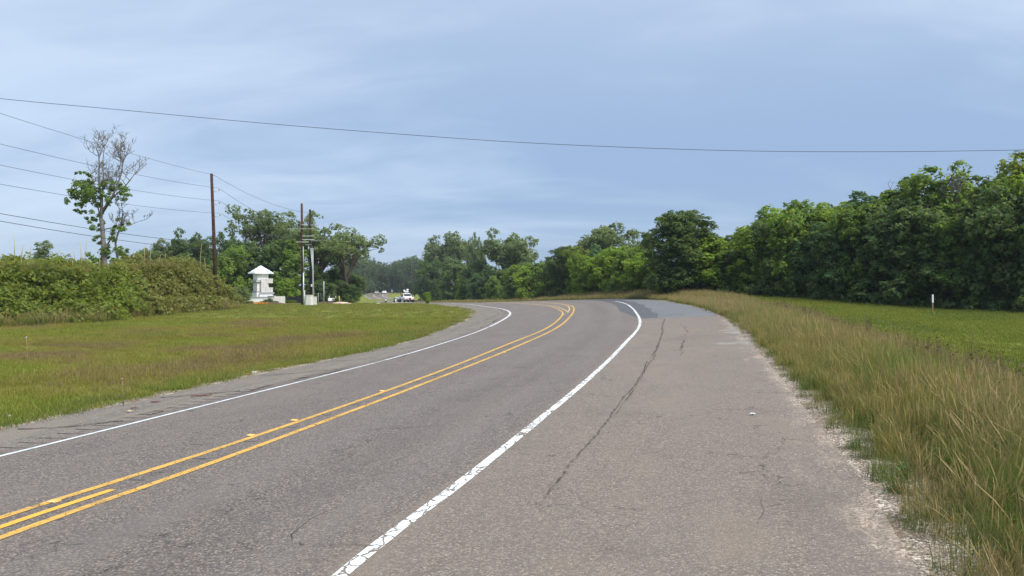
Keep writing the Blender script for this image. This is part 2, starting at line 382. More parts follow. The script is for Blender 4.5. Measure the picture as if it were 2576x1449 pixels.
# ------------------------------------------------------------------ road
def m_road(k):
    o = k.obj(); u = k.uv(); e = k.sep(k.uv('edge')); su = k.sep(u)          # u = (offset right of the axis, distance along) in metres; edge = (to right edge, past white line)
    jit = k.nt.nodes.new('ShaderNodeVectorMath'); jit.operation = 'MULTIPLY_ADD'
    k.set(jit.inputs[0], k.noise(o, 40, 2, .5, 0, 'Color')); jit.inputs[1].default_value = (.012,) * 3; k.set(jit.inputs[2], o)
    cell = k.sep(k.vor(jit.outputs[0], 64, 'F1', 'Color')); d = k.vor(jit.outputs[0], 64)
    stone = k.ramp(cell[0], [(0, (.030, .028, .027)), (.28, (.085, .076, .070)), (.6, (.185, .162, .145)), (.86, (.31, .272, .238)), (1, (.46, .41, .36))])
    stone = k.mix(k.rng(cell[1], .8, 1), stone, (.21, .155, .125))
    stone = k.mix(k.rng(cell[2], .85, 1), stone, (.10, .105, .125))
    col = k.mix(k.rng(d, .5, .85, 0, .8), stone, (.055, .05, .047))
    big = k.noise(k.mp(u, (1.1, .16, 1)), .9, 5, .6); big2 = k.noise(o, .55, 5, .6, .3); fine = k.noise(o, 7, 5, .65)
    lane = k.rng(e[1], -.25, .05)                                       # 0 on lanes, 1 on the right shoulder
    col = k.mix(k.math('ADD', .28, k.math('MULTIPLY', lane, .12)), col, k.mix(lane, (.150, .134, .130), (.255, .218, .182)))
    tan = k.noise(k.mp(u, (.9, .35, 1)), .8, 5, .65); col = k.mix(k.math('MULTIPLY', k.rng(tan, .48, .66, 0, .5), k.math('ADD', k.math('MULTIPLY', lane, .75), .25)), col, (.245, .205, .165))
    col = k.mix(k.rng(big, .35, .7, 0, .38), col, (0.201, 0.179, 0.163)); col = k.mix(k.rng(big2, .5, .75, 0, .35), col, (0.091, 0.082, 0.077))
    col = k.mix(k.rng(fine, .55, .8, 0, .35), col, (.09, .083, .078))
    # polished, paler wheel paths and a darker oil strip between them
    dk = k.math('ABSOLUTE', k.math('SUBTRACT', su[0], 1.75))
    col = k.mix(k.math('MULTIPLY', k.rng(dk, 0, .7, .34, 0), k.math('MULTIPLY', k.math('SUBTRACT', 1, lane), k.rng(k.noise(k.mp(u, (1.5, .1, 1)), 1.0, 4, .6), .3, .6))), col, (.105, .096, .092))
    tr = k.math('ABSOLUTE', k.math('SUBTRACT', k.math('ABSOLUTE', k.math('SUBTRACT', su[0], 1.75)), .85))
    col = k.mix(k.math('MULTIPLY', k.rng(tr, 0, .45, .26, 0), k.math('SUBTRACT', 1, lane)), col, (0.190, 0.179, 0.175))
    # pale loose gravel along the right edge, dusty patches
    gn = k.noise(k.mp(u, (1.6, .55, 1)), 1.5, 6, .68)
    gr = k.rng(k.math('ADD', e[0], k.math('MULTIPLY', k.math('SUBTRACT', gn, .5), 2.4)), -.25, .30, 1, 0)
    gcell = k.sep(k.vor(o, 48, 'F1', 'Color'))
    gcol = k.ramp(gcell[0], [(0, (.16, .12, .095)), (.4, (.33, .27, .22)), (.75, (.44, .385, .325)), (1, (.60, .555, .49))])
    col = k.mix(k.math('MULTIPLY', gr, .85), col, gcol)
    # fine shrinkage cracks, thin and broken
    cj = k.nt.nodes.new('ShaderNodeVectorMath'); cj.operation = 'MULTIPLY_ADD'; k.set(cj.inputs[0], k.noise(o, 2.2, 5, .65, 0, 'Color')); cj.inputs[1].default_value = (.9,) * 3; k.set(cj.inputs[2], o)
    ce = k.vor(cj.outputs[0], .62, 'DISTANCE_TO_EDGE'); gate = k.rng(k.noise(o, .45, 4, .6), .42, .56); thin = k.rng(k.noise(o, 3.5, 3, .6), .42, .58)
    col = k.mix(k.math('MULTIPLY', k.math('MULTIPLY', k.rng(ce, .002, .011, .85, 0), gate), thin), col, (.032, .028, .026))
    h = k.math('SUBTRACT', k.math('MULTIPLY', cell[0], .4), d)
    k.end(k.prin(k.mix(1.0, col, (.885, .828, .775), 'MULTIPLY'), .65, .38, 0, k.bump(h, .55, .008)))
M['road'] = mat('road_chipseal', m_road)
def m_shoulder(k):
    o = k.obj(); u = k.uv(); cell = k.sep(k.vor(o, 50, 'F1', 'Color')); n = k.noise(k.mp(u, (1.4, .25, 1)), 1.6, 6, .65); f = k.noise(o, 6, 5, .7)
    col = k.ramp(cell[0], [(0, (0.091, 0.080, 0.070)), (.5, (0.144, 0.128, 0.112)), (1, (0.243, 0.217, 0.190))])
    col = k.mix(k.rng(n, .4, .65, 0, .7), col, (0.205, 0.176, 0.144)); col = k.mix(k.rng(f, .56, .78, 0, .55), col, (.085, .075, .062))
    k.end(k.prin(col, .9, .2, 0, k.bump(f, .4, .02)))
M['shoulder'] = mat('inner_shoulder', m_shoulder)
def m_patch(k):
    o = k.obj(); cell = k.sep(k.vor(o, 70, 'F1', 'Color')); n = k.noise(o, .5, 5, .6); f = k.noise(o, 5, 5, .7)
    col = k.ramp(cell[0], [(0, (.085, .090, .100)), (.6, (.135, .140, .150)), (1, (.21, .21, .215))])
    col = k.mix(k.rng(n, .45, .7, 0, .55), col, (.165, .165, .168)); col = k.mix(k.rng(f, .6, .8, 0, .4), col, (.22, .21, .20))
    k.end(k.prin(col, .85, .25, 0, k.bump(f, .2, .01)))
M['patch'] = mat('new_asphalt', m_patch)
def m_seam(k):
    o = k.obj(); f = k.noise(o, 5, 5, .7); k.end(k.prin(k.mix(k.rng(f, .4, .7), (.075, .076, .084), (.115, .115, .122)), .85, .25))
M['seam'] = mat('dark_asphalt', m_seam)
def m_crack(k):
    o = k.obj(); f = k.noise(o, 14, 4, .7); k.end(k.prin(k.mix(k.rng(f, .4, .7), (.045, .040, .037), (.105, .088, .074)), .9, .1))
def m_seal(k):
    o = k.obj(); f = k.noise(o, 9, 5, .75); p = k.prin((.075, .066, .060), .9, .1); t = k.nt.nodes.new('ShaderNodeBsdfTransparent'); mx = k.nt.nodes.new('ShaderNodeMixShader')
    k.set(mx.inputs[0], k.rng(f, .34, .62, .30, .95)); k.nt.links.new(p, mx.inputs[1]); k.nt.links.new(t.outputs[0], mx.inputs[2]); k.end(mx.outputs[0])
M['seal'] = mat('worn_seam', m_seal)
M['crack'] = mat('crack', m_crack); M['groove'] = plain('groove', (.12, .105, .095), .9, .15, 0, .2, 8)
def paint(name, col, worn, crackw, wear):
    def b(k):
        o = k.obj(); u = k.uv()
        jit = k.nt.nodes.new('ShaderNodeVectorMath'); jit.operation = 'MULTIPLY_ADD'
        k.set(jit.inputs[0], k.noise(o, 9, 3, .6, 0, 'Color')); jit.inputs[1].default_value = (.10,) * 3; k.set(jit.inputs[2], k.mp(u, (1.0, .62, 1)))
        c = k.vor(jit.outputs[0], 9, 'DISTANCE_TO_EDGE'); cr = k.rng(c, crackw * .35, crackw, 1, 0)
        gate = k.rng(k.noise(o, 2.2, 4, .6), .36, .52); cr = k.math('MULTIPLY', cr, gate)
        f = k.noise(o, 38, 4, .7); big = k.noise(o, .8, 3, .6)
        wr = k.rng(k.math('ADD', f, k.math('MULTIPLY', k.math('SUBTRACT', big, .5), .6)), wear, wear + .12)
        hole = k.math('MAXIMUM', cr, wr)
        cc = k.mix(k.rng(k.noise(o, 5, 5, .65), .4, .75), col, worn)
        p = k.prin(cc, .6, .35)
        t = k.nt.nodes.new('ShaderNodeBsdfTransparent'); mx = k.nt.nodes.new('ShaderNodeMixShader')
        k.set(mx.inputs[0], hole); k.nt.links.new(p, mx.inputs[1]); k.nt.links.new(t.outputs[0], mx.inputs[2]); k.end(mx.outputs[0])
    return mat(name, b)
M['paint_white'] = paint('paint_white', (.72, .74, .74), (.55, .56, .55), .085, .60)
M['paint_white_worn'] = paint('paint_white_worn', (.62, .66, .68), (.46, .48, .49), .02, .60)
M['paint_yellow'] = paint('paint_yellow', (.60, .35, .065), (.44, .28, .09), .03, .585)
M['paint_yellow_fresh'] = paint('paint_yellow_fresh', (.70, .39, .05), (.60, .33, .05), .006, .76)
M['paint_yellow_pale'] = paint('paint_yellow_pale', (.60, .42, .19), (.42, .33, .21), .02, .60)

def strip(name, t0, t1, s0, s1, m, lift, parent=None, ds=.5, n=1, tdark=None, jit=0.0):
    ss = np.arange(s0, s1 + 1e-6, ds); ss = ss if len(ss) > 1 else np.array([s0, s1]); a = t0(ss); b = t1(ss)
    if jit:
        a = a + (vnoise(ss * 0, ss, 1.1, 3) - .5) * jit + (vnoise(ss * 0, ss, 4.3, 5) - .5) * jit * .5; b = b + (vnoise(ss * 0, ss, 1.3, 4) - .5) * jit + (vnoise(ss * 0, ss, 4.7, 6) - .5) * jit * .5
    f = np.linspace(0, 1, n + 1); tt = a[:, None] * (1 - f) + b[:, None] * f; s2 = np.repeat(ss[:, None], n + 1, 1)
    x, y = xy(s2.ravel(), tt.ravel()); z = H(x, y, (s2.ravel(), tt.ravel())) + lift
    idx = np.arange(len(x)).reshape(len(ss), n + 1)
    Fc = np.stack([idx[:-1, :-1], idx[:-1, 1:], idx[1:, 1:], idx[1:, :-1]], -1).reshape(-1, 4)
    q = tt.ravel(); qs = s2.ravel()
    return mesh_obj(name, np.c_[x, y, z], Fc, m, parent, True, {'UVMap': np.c_[q, qs], 'edge': np.c_[tRE(qs) - q, q - tRW(qs)]})
road = tag(strip('road', lambda s: tLW(s) - .35, tRE, -40, 470, M['road'], .012, n=24, ds=.6), kind='structure')
strip('inner_shoulder', tLE, lambda s: tLW(s) - .33, -40, 150, M['shoulder'], .008, road, n=5, jit=.22)
def m_gravel(k):
    o = k.obj(); cell = k.sep(k.vor(o, 46, 'F1', 'Color')); d = k.vor(o, 46); n = k.noise(o, 1.4, 6, .65); f = k.noise(o, 7, 5, .7)
    col = k.ramp(cell[0], [(0, (.14, .105, .085)), (.4, (.28, .225, .18)), (.75, (.45, .39, .33)), (1, (.66, .61, .54))])
    col = k.mix(k.rng(d, .5, .85, 0, .7), col, (.09, .07, .055)); col = k.mix(k.rng(n, .42, .62, 0, .75), col, (.13, .10, .062)); col = k.mix(k.rng(f, .5, .75, 0, .5), col, (.10, .085, .05))
    k.end(k.prin(col, .95, .1, 0, k.bump(k.math('SUBTRACT', f, d), .7, .015)))
M['gravel'] = mat('edge_gravel', m_gravel)
strip('edge_gravel', lambda s: tRE(s) - .45, lambda s: tRE(s) + .55, -12, 80, M['gravel'], .006, road, n=3, jit=.5)
strip('edge_dirt', lambda s: tLE(s) - .55, lambda s: tLE(s) + .3, -12, 75, M['gravel'], .005, road, n=2, jit=.4)
M['gravel_pale'] = paint('gravel_pale', (.34, .305, .265), (.23, .20, .172), .0, .44)
s_g = float(st(*cast([(1840, 868)])[0])[0][0])
strip('gravel_patch', lambda s: tRE(s) - .25 - 1.25 * np.exp(-((s - s_g) / .75) ** 2), lambda s: tRE(s) + .05, s_g - 2.2, s_g + 2.2, M['gravel_pale'], .0155, road, ds=.2, n=4, jit=.35)
strip('gravel_patch', lambda s: tRE(s) - .2 - .7 * np.exp(-((s - s_g - 5) / .9) ** 2), lambda s: tRE(s) + .05, s_g + 3, s_g + 7.5, M['gravel_pale'], .0155, road, ds=.2, n=4, jit=.3)
# painted lines: sheets 4 mm above the road
W = .06
LIFT = .017
strip('white_edge_line', lambda s: tRW(s) - .058, lambda s: tRW(s) + .058, -20, 62, M['paint_white'], LIFT, road, ds=.25, n=2, jit=.012)
strip('white_edge_line', lambda s: tLW(s) - .042, lambda s: tLW(s) + .042, -20, 33.2, M['paint_white_worn'], LIFT, road, ds=.4, jit=.01)
strip('white_edge_line', lambda s: tLW(s) - .07, lambda s: tLW(s) + .07, 33.6, 150, M['paint_white'], LIFT, road, ds=.5)
strip('yellow_centre_line', lambda s: tYL(s) - .055, lambda s: tYL(s) + .055, -20, 150, M['paint_yellow'], LIFT, road, ds=.4, n=1, jit=.01)
strip('yellow_centre_line', lambda s: zero(s) - .055, lambda s: zero(s) + .055, -20, 150, M['paint_yellow'], LIFT, road, ds=.4, n=1, jit=.01)
strip('yellow_dash', lambda s: tYL(s) * .5 - .05, lambda s: tYL(s) * .5 + .05, -3, float(st(*cast([(352, 1209)])[0])[0][0]), M['paint_yellow_fresh'], LIFT, road, ds=.4)
# painted island that opens between the yellow lines on the curve
s_i = float(st(*cast([(1425.5, 787.6)])[0])[0][0])
def isl(k): return lambda s: (tYL(s) / 2) * (1 - np.clip((s - s_i) / 3.5, 0, 1)) + (np.where(k > 0, -.32, tYL(s) + .32)) * np.clip((s - s_i) / 3.5, 0, 1)
for k_ in (1, -1): strip('island_line', lambda s: isl(k_)(s) - .05, lambda s: isl(k_)(s) + .05, s_i, 120, M['paint_yellow_pale'], LIFT, road, ds=.4)
for j in range(12):
    a = s_i + 5 + j * 1.6
    strip('island_hatch', lambda s: tYL(s) + .4 + 0 * s, lambda s: zero(s) - .4, a, a + .12, M['paint_yellow_pale'], LIFT, road, ds=.12)
# far stretch of the road, lines there
strip('white_edge_line', lambda s: tLW(s) - .09, lambda s: tLW(s) + .09, 190, 420, M['paint_white'], LIFT + .004, road, ds=1)
strip('white_edge_line', lambda s: tRW(s) - .09, lambda s: tRW(s) + .09, 190, 420, M['paint_white'], LIFT + .004, road, ds=1)
strip('yellow_centre_line', lambda s: zero(s) - .16, lambda s: zero(s) + .16, 190, 420, M['paint_yellow_pale'], LIFT + .004, road, ds=1)
# newer dark asphalt laid on the outer lane edge and shoulder of the curve
def poly_sheet(name, px, m, lift, parent, step=1.2):
    P = cast(px); bm = bmesh.new(); vs = [bm.verts.new((x, y, 0)) for x, y in P]; bm.faces.new(vs)
    bmesh.ops.triangulate(bm, faces=bm.faces[:]);
    for _ in range(4): bmesh.ops.subdivide_edges(bm, edges=[e for e in bm.edges if e.calc_length() > step], cuts=1, use_grid_fill=False); bmesh.ops.triangulate(bm, faces=bm.faces[:])
    for v in bm.verts: v.co.z = float(H(v.co.x, v.co.y)[0]) + lift
    for f in bm.faces:
        if f.normal.z < 0: f.normal_flip()
    return bm_obj(name, bm, m, parent)
s_p = float(st(*cast([(1650, 801)])[0])[0][0])
strip('asphalt_patch', lambda s: tRW(s) + .05 - 0 * s, lambda s: tRE(s) - .1, s_p, 78, M['patch'], .0145, road, n=6, ds=.5)
strip('asphalt_patch', lambda s: tRW(s) - np.clip((s - s_p) * .10, 0, .9), lambda s: tRW(s) + .04, s_p + .5, 78, M['seam'], .0142, road, n=2, ds=.5)
strip('asphalt_seam', lambda s: tRW(s) + .1, lambda s: tRW(s) + 1.0 + .1 * np.sin(s), s_p + .3, 74, M['seam'], .0165, road, n=1, ds=.5)
strip('asphalt_seam', lambda s: tRW(s) + 1.0, lambda s: tRE(s) - 1.6, s_p + 2.3, s_p + 2.55, M['seam'], .0163, road, n=6, ds=.125)
# cracks in the pavement
def crack(px, w0, jit=.05, seed=0, step=.14, m='crack', even=False):
    P = cast(px); r = np.random.default_rng(seed); Q = []
    for a, b in zip(P[:-1], P[1:]):
        n = max(2, int(np.hypot(*(b - a)) / step)); Q += [a + (b - a) * i / n for i in range(n)]
    Q.append(P[-1]); Q = np.array(Q); nn = len(Q); off = np.cumsum(r.normal(0, jit, nn)); off -= np.linspace(off[0], off[-1], nn); off += r.normal(0, jit * .35, nn)
    T = np.gradient(Q, axis=0); T /= np.hypot(T[:, 0], T[:, 1])[:, None] + 1e-9; Nn = np.c_[T[:, 1], -T[:, 0]]; Q = Q + Nn * off[:, None] * .5
    ww = w0 * (.25 + r.random(nn)) * np.clip((vnoise(np.arange(nn), np.zeros(nn), .16, seed) - .22) * 2.2, .06, 1) * np.minimum(1, np.minimum(np.arange(nn) + .15, np.arange(nn)[::-1] + .15) / 3)
    if even: ww = w0 * np.clip(np.linspace(1.0, .5, nn), 0, 1) * (.7 + .6 * r.random(nn))
    L_, R_ = Q - Nn * ww[:, None] / 2, Q + Nn * ww[:, None] / 2; V = np.vstack([L_, R_])
    V = np.c_[V, H(V[:, 0], V[:, 1]) + .0205]; i = np.arange(nn - 1)
    mesh_obj('crack', V, np.stack([i, i + nn, i + nn + 1, i + 1], -1), M[m], road)
CR = [
      ([(1713, 815), (1716, 850), (1712, 895)], .03, .05), ([(655, 1420), (665, 1440), (640, 1449)], .016, .02), ([(400, 1290), (450, 1262), (480, 1240), (560, 1215)], .010, .03),
      ([(750, 1395), (735, 1350), (780, 1310), (870, 1270)], .007, .03), ([(905, 1400), (918, 1380), (860, 1375), (760, 1385)], .010, .02),
      ([(340, 1132), (480, 1122), (640, 1115)], .02, .02), ([(860, 1090), (1000, 1080), (1130, 1072)], .016, .03), ([(1240, 1060), (1330, 1052)], .012, .03),
      ([(1000, 950), (1120, 940), (1260, 935)], .012, .03), ([(100, 1400), (40, 1449)], .010, .03), ([(300, 1440), (440, 1432), (560, 1425)], .008, .03),
      ([(1590, 1170), (1700, 1150), (1850, 1152)], .008, .03), ([(1920, 1200), (1930, 1260), (1905, 1330)], .008, .04),
      ([(1210, 1262), (1010, 1275), (900, 1300)], .007, .03), ([(1640, 1290), (1760, 1270), (1830, 1260)], .006, .03), ([(1100, 840), (1180, 822), (1240, 800), (1256, 787)], .05, .03),
      ([(560, 1000), (700, 965), (900, 925), (1040, 890)], .05, .05), ([(0, 1130), (150, 1095), (330, 1052), (480, 1015)], .035, .05)]
for i, (p, w0, j) in enumerate(CR): crack(p, w0, j, i)
crack([(1672, 803), (1663, 850), (1640, 905), (1600, 975), (1545, 1050), (1480, 1130), (1420, 1200), (1370, 1260)], .055, .016, 70, .10, 'seal', True); crack([(1672, 803), (1663, 850), (1640, 905), (1600, 975), (1545, 1050)], .02, .02, 71)
for i in range(16):                                        # short cracks across the inner shoulder
    s = 9 + i * 3.2; a, b = float(tLE(s)), float(tLW(s)); x0, y0 = xy(s, a + .2); x1, y1 = xy(s + .9, b - .5)
    n = 9; V = []; r = np.random.default_rng(100 + i); ww = .018 * (.4 + r.random(n)) * (1 + s * .02)
    q = np.linspace(0, 1, n); xx = x0 + (x1 - x0) * q + np.cumsum(r.normal(0, .03, n)); yy = y0 + (y1 - y0) * q + np.cumsum(r.normal(0, .05, n))
    V = np.r_[np.c_[xx, yy - ww], np.c_[xx, yy + ww]]; V = np.c_[V, H(V[:, 0], V[:, 1]) + .0205]; k_ = np.arange(n - 1)
    mesh_obj('crack', V, np.stack([k_, k_ + 1, k_ + n + 1, k_ + n], -1), M['crack'], road)
# milled rumble grooves between the yellow lines and beside the inner white line
for i in range(40):
    s = 3.4 + i * .95
    if s > 36: break
    for side in (0, 1):
        a = float(tYL(s)); c = a * (.80 if side else .12); l = .34
        strip('rumble_groove', lambda q, c=c: zero(q) + c - .02 + (q - s) * .05, lambda q, c=c: zero(q) + c + .26 * (-a) + .02 + (q - s) * .05, s + .3 * side, s + .3 * side + .05, M['seam'], .0150, road, ds=.05)
for i in range(44):
    s = 3.0 + i * .32
    strip('rumble_groove', lambda q: tLW(q) - .62, lambda q: tLW(q) - .12, s, s + .035, M['groove'], .0145, road, ds=.035)

# raised reflectors beside the yellow lines
RP = [(138, 1265), (632, 1098), (741, 1060), (962, 986), (1268, 888), (1420, 792)]
RL = ['nearest the left frame edge beside the short yellow dash', 'second from the left along the double yellow line', 'third from the left along the double yellow line', 'fourth from the left along the double yellow line', 'fifth from the left, before the road bends', 'farthest one, at the tip of the painted island']
for (x, y), l in zip(RP, RL):
    P = cast([(x, y)])[0]; s, t = st(*P); tx, ty = np.interp(s, AS, _T[:, 0])[0], np.interp(s, AS, _T[:, 1])[0]
    r = thing('road_reflector', 'amber raised road reflector, ' + l, 'road reflector', (P[0], P[1], float(H(*P)[0]) + .016), math.atan2(-tx, ty), 'raised reflectors along the centre line')
    bm = B((0, 0, .008), (.085, .085, .016)); 
    for v in bm.verts:
        if v.co.z > .012: v.co.y *= .45; v.co.x *= .9
    bm_obj('housing', bm, M['reflector'], r)
    bm_obj('lens', B((0, -.043, .009), (.08, .004, .011), 0, Matrix.Rotation(-.9, 3, 'X')), M['reflector_face'], r)

# ------------------------------------------------------------------ grass: tufts scattered as stuff
def grassmat(name, base, mid, tip, trans=.25):
    def b(k):
        t = k.sep(k.attr('tint')); r = k.orand()
        c = k.ramp(k.math('ADD', k.math('MULTIPLY', t[1], .8), k.math('MULTIPLY', r, .2)), [(0, tuple(x * .8 for x in base)), (.5, base), (1, mid)])
        c = k.mix(k.rng(t[0], .35, 1.0, 0, 1), c, tip); c = k.mix(k.math('MULTIPLY', t[2], .9), c, (.34, .25, .11))
        p = k.prin(c, .6, .2); tr = k.nt.nodes.new('ShaderNodeBsdfTranslucent'); k.set(tr.inputs[0], c)
        mx = k.nt.nodes.new('ShaderNodeMixShader'); mx.inputs[0].default_value = trans
        k.nt.links.new(p, mx.inputs[1]); k.nt.links.new(tr.outputs[0], mx.inputs[2]); k.end(mx.outputs[0])
    return mat(name, b)
M['g_green'] = grassmat('grass_green', (0.14, 0.18, 0.018), (0.21, 0.25, 0.028), (0.27, 0.295, 0.05), .35)
M['g_olive'] = grassmat('grass_olive', (0.18, 0.18, 0.024), (0.25, 0.235, 0.04), (0.31, 0.28, 0.075), .35)
M['g_brown'] = grassmat('grass_brown', (0.16, 0.125, 0.05), (0.22, 0.165, 0.075), (0.28, 0.21, 0.11), .35)
M['g_lush'] = grassmat('grass_lush', (0.085, 0.135, 0.022), (0.145, 0.2, 0.036), (0.2, 0.25, 0.055), .35)
M['g_straw'] = grassmat('grass_straw', (.105, .125, .026), (.17, .178, .044), (.33, .275, .13), .35)
M['g_lawn'] = grassmat('grass_lawn', (0.15, 0.19, 0.02), (0.21, 0.25, 0.03), (0.27, 0.29, 0.05), .35)
def tuft(name, nb, rad, h0, h1, wid, m, seed, lean=.35, seg=3, heads=0.0, dry=.1):
    r = np.random.default_rng(seed); V, Fc, C = [], [], []
    for i in range(nb):
        a = r.random() * 6.283; q = rad * math.sqrt(r.random()); bx, by = q * math.cos(a), q * math.sin(a)
        h = h0 + (h1 - h0) * r.random() ** 1.3; ld = r.random() * 6.283; ln = lean * h * (r.random() ** 1.2) * 1.6; fw = r.random() * 6.283
        wx, wy = math.cos(fw) * wid * (.6 + .8 * r.random()), math.sin(fw) * wid * (.6 + .8 * r.random()); tn = r.random(); dr = 1.0 if r.random() < dry else 0.0
        n0 = len(V); hd = r.random() < heads
        for j in range(seg + 1):
            u = j / seg; x = bx + math.cos(ld) * ln * u ** 2; y = by + math.sin(ld) * ln * u ** 2; z = h * (u - .25 * u * u * min(1, ln / h * 1.2)); k_ = (1 - u) * .9 + .1
            if hd: k_ = .45 if u < .7 else 1.6 if u < .95 else .6
            V += [(x - wx * k_, y - wy * k_, z), (x + wx * k_, y + wy * k_, z)]; C += [(u, tn, dr if not hd else max(dr, u), 1)] * 2
        for j in range(seg): a0 = n0 + 2 * j; Fc.append((a0, a0 + 1, a0 + 3, a0 + 2))
    me = bpy.data.meshes.new(name); me.from_pydata(V, [], Fc); at_ = me.attributes.new('tint', 'FLOAT_COLOR', 'POINT'); at_.data.foreach_set('color', np.array(C, np.float32).ravel())
    me.materials.append(M[m]); return me
def scatter(name, label, protos, pts, idx, scl, tilt=.12, cat=None, seed=1):
    """one object: copies of the tufts stood on the given points"""
    r = np.random.default_rng(seed); n = len(pts)
    c = bpy.data.collections.new(name + '_tufts')
    for i, me in enumerate(protos): c.objects.link(bpy.data.objects.new('%s_tuft_%02d' % (name, i), me))
    me = bpy.data.meshes.new(name); me.vertices.add(n); me.vertices.foreach_set('co', np.asarray(pts, np.float32).ravel())
    def at_(nm, ty, v, key):
        a = me.attributes.new(nm, ty, 'POINT'); a.data.foreach_set(key, np.asarray(v).ravel())
    at_('pick', 'INT', np.asarray(idx, np.int32), 'value')
    at_('turn', 'FLOAT_VECTOR', np.c_[r.normal(0, tilt, n), r.normal(0, tilt, n), r.random(n) * 6.283].astype(np.float32), 'vector')
    at_('size', 'FLOAT_VECTOR', np.asarray(scl, np.float32).reshape(n, -1) * np.ones((1, 3), np.float32), 'vector')
    o = put(name, me); g = bpy.data.node_groups.new(name, 'GeometryNodeTree')
    g.interface.new_socket('Geometry', in_out='INPUT', socket_type='NodeSocketGeometry'); g.interface.new_socket('Geometry', in_out='OUTPUT', socket_type='NodeSocketGeometry')
    N, L = g.nodes, g.links; gi = N.new('NodeGroupInput'); go = N.new('NodeGroupOutput'); ip = N.new('GeometryNodeInstanceOnPoints'); ci = N.new('GeometryNodeCollectionInfo')
    ci.inputs[0].default_value = c; ci.inputs['Separate Children'].default_value = True; ci.inputs['Reset Children'].default_value = True
    ip.inputs['Pick Instance'].default_value = True
    def na(nm, ty):
        x = N.new('GeometryNodeInputNamedAttribute'); x.data_type = ty; x.inputs[0].default_value = nm; return x.outputs[0]
    L.new(gi.outputs[0], ip.inputs['Points']); L.new(ci.outputs[0], ip.inputs['Instance']); L.new(na('pick', 'INT'), ip.inputs['Instance Index'])
    er = N.new('FunctionNodeEulerToRotation'); L.new(na('turn', 'FLOAT_VECTOR'), er.inputs[0]); L.new(er.outputs[0], ip.inputs['Rotation']); L.new(na('size', 'FLOAT_VECTOR'), ip.inputs['Scale'])
    L.new(ip.outputs[0], go.inputs[0]); md = o.modifiers.new('scatter', 'NODES'); md.node_group = g
    return tag(o, label, cat or 'grass', kind='stuff')

# left field
def rand_in(n, x0, x1, y0, y1): return rng.uniform(x0, x1, n), rng.uniform(y0, y1, n)
short = [tuft('t', 46, .32, .06, .20, .006, m, 40 + i, .5, 2, .06, .08) for i, m in enumerate(['g_green', 'g_green', 'g_olive', 'g_olive', 'g_brown', 'g_lush', 'g_lush'])]
far_t = [tuft('t', 34, .55, .08, .22, .012, m, 60 + i, .5, 2, .05, .08) for i, m in enumerate(['g_green', 'g_green', 'g_olive', 'g_olive', 'g_brown', 'g_lush', 'g_lush'])]
def field(name, label, n, x0, x1, y0, y1, protos, sel, size, pickf, cat='grass', seed=1):
    x, y = rand_in(n, x0, x1, y0, y1); s, t = st(x, y); k = sel(x, y, s, t); x, y = x[k], y[k]
    p = np.c_[x, y, HG(x, y)]; scatter(name, label, protos, p, pickf(x, y), size(x, y), cat=cat, seed=seed)
def vis(x, y, m=1.35): return (y > 2.2) & (np.abs(x) < .7155 * m * y + 2)
def pick_left(x, y):
    a = .75 * vnoise(x, y, .16, 1) + .75 * vnoise(x, y, .5, 2) + .28 * rng.random(len(x)); b = vnoise(x, y, .3, 5) + .2 * rng.random(len(x))
    s, t = st(x, y); edge = tLE(s) - t
    q = np.where(a < .92, rng.integers(0, 2, len(x)), np.where(a < 1.24, rng.integers(2, 4, len(x)), 4)); q = np.where((b > .95), rng.integers(5, 7, len(x)), q)
    return np.where((edge < 1.3) & (rng.random(len(x)) < .55), rng.integers(5, 7, len(x)), q)
field('field_grass', 'mown green and brown grass covering the field left of the road', 66000, -40, 2, 6, 46, short,
      lambda x, y, s, t: (t < tLE(s) - .12) & vis(x, y) & (rng.random(len(x)) < np.clip(26 / y, .35, 1)), lambda x, y: rng.uniform(.45, 1.1, len(x)) * (.65 + .75 * vnoise(x, y, .45, 8)), pick_left)
field('far_field_grass', 'bright mown grass on the far part of the field beside the gate', 26000, -60, 6, 44, 112, far_t,
      lambda x, y, s, t: (t < tLE(s) - .15) & vis(x, y), lambda x, y: rng.uniform(.45, .8, len(x)), lambda x, y: np.where(rng.random(len(x)) < .5, rng.integers(0, 2, len(x)), rng.integers(2, 7, len(x))), seed=2)
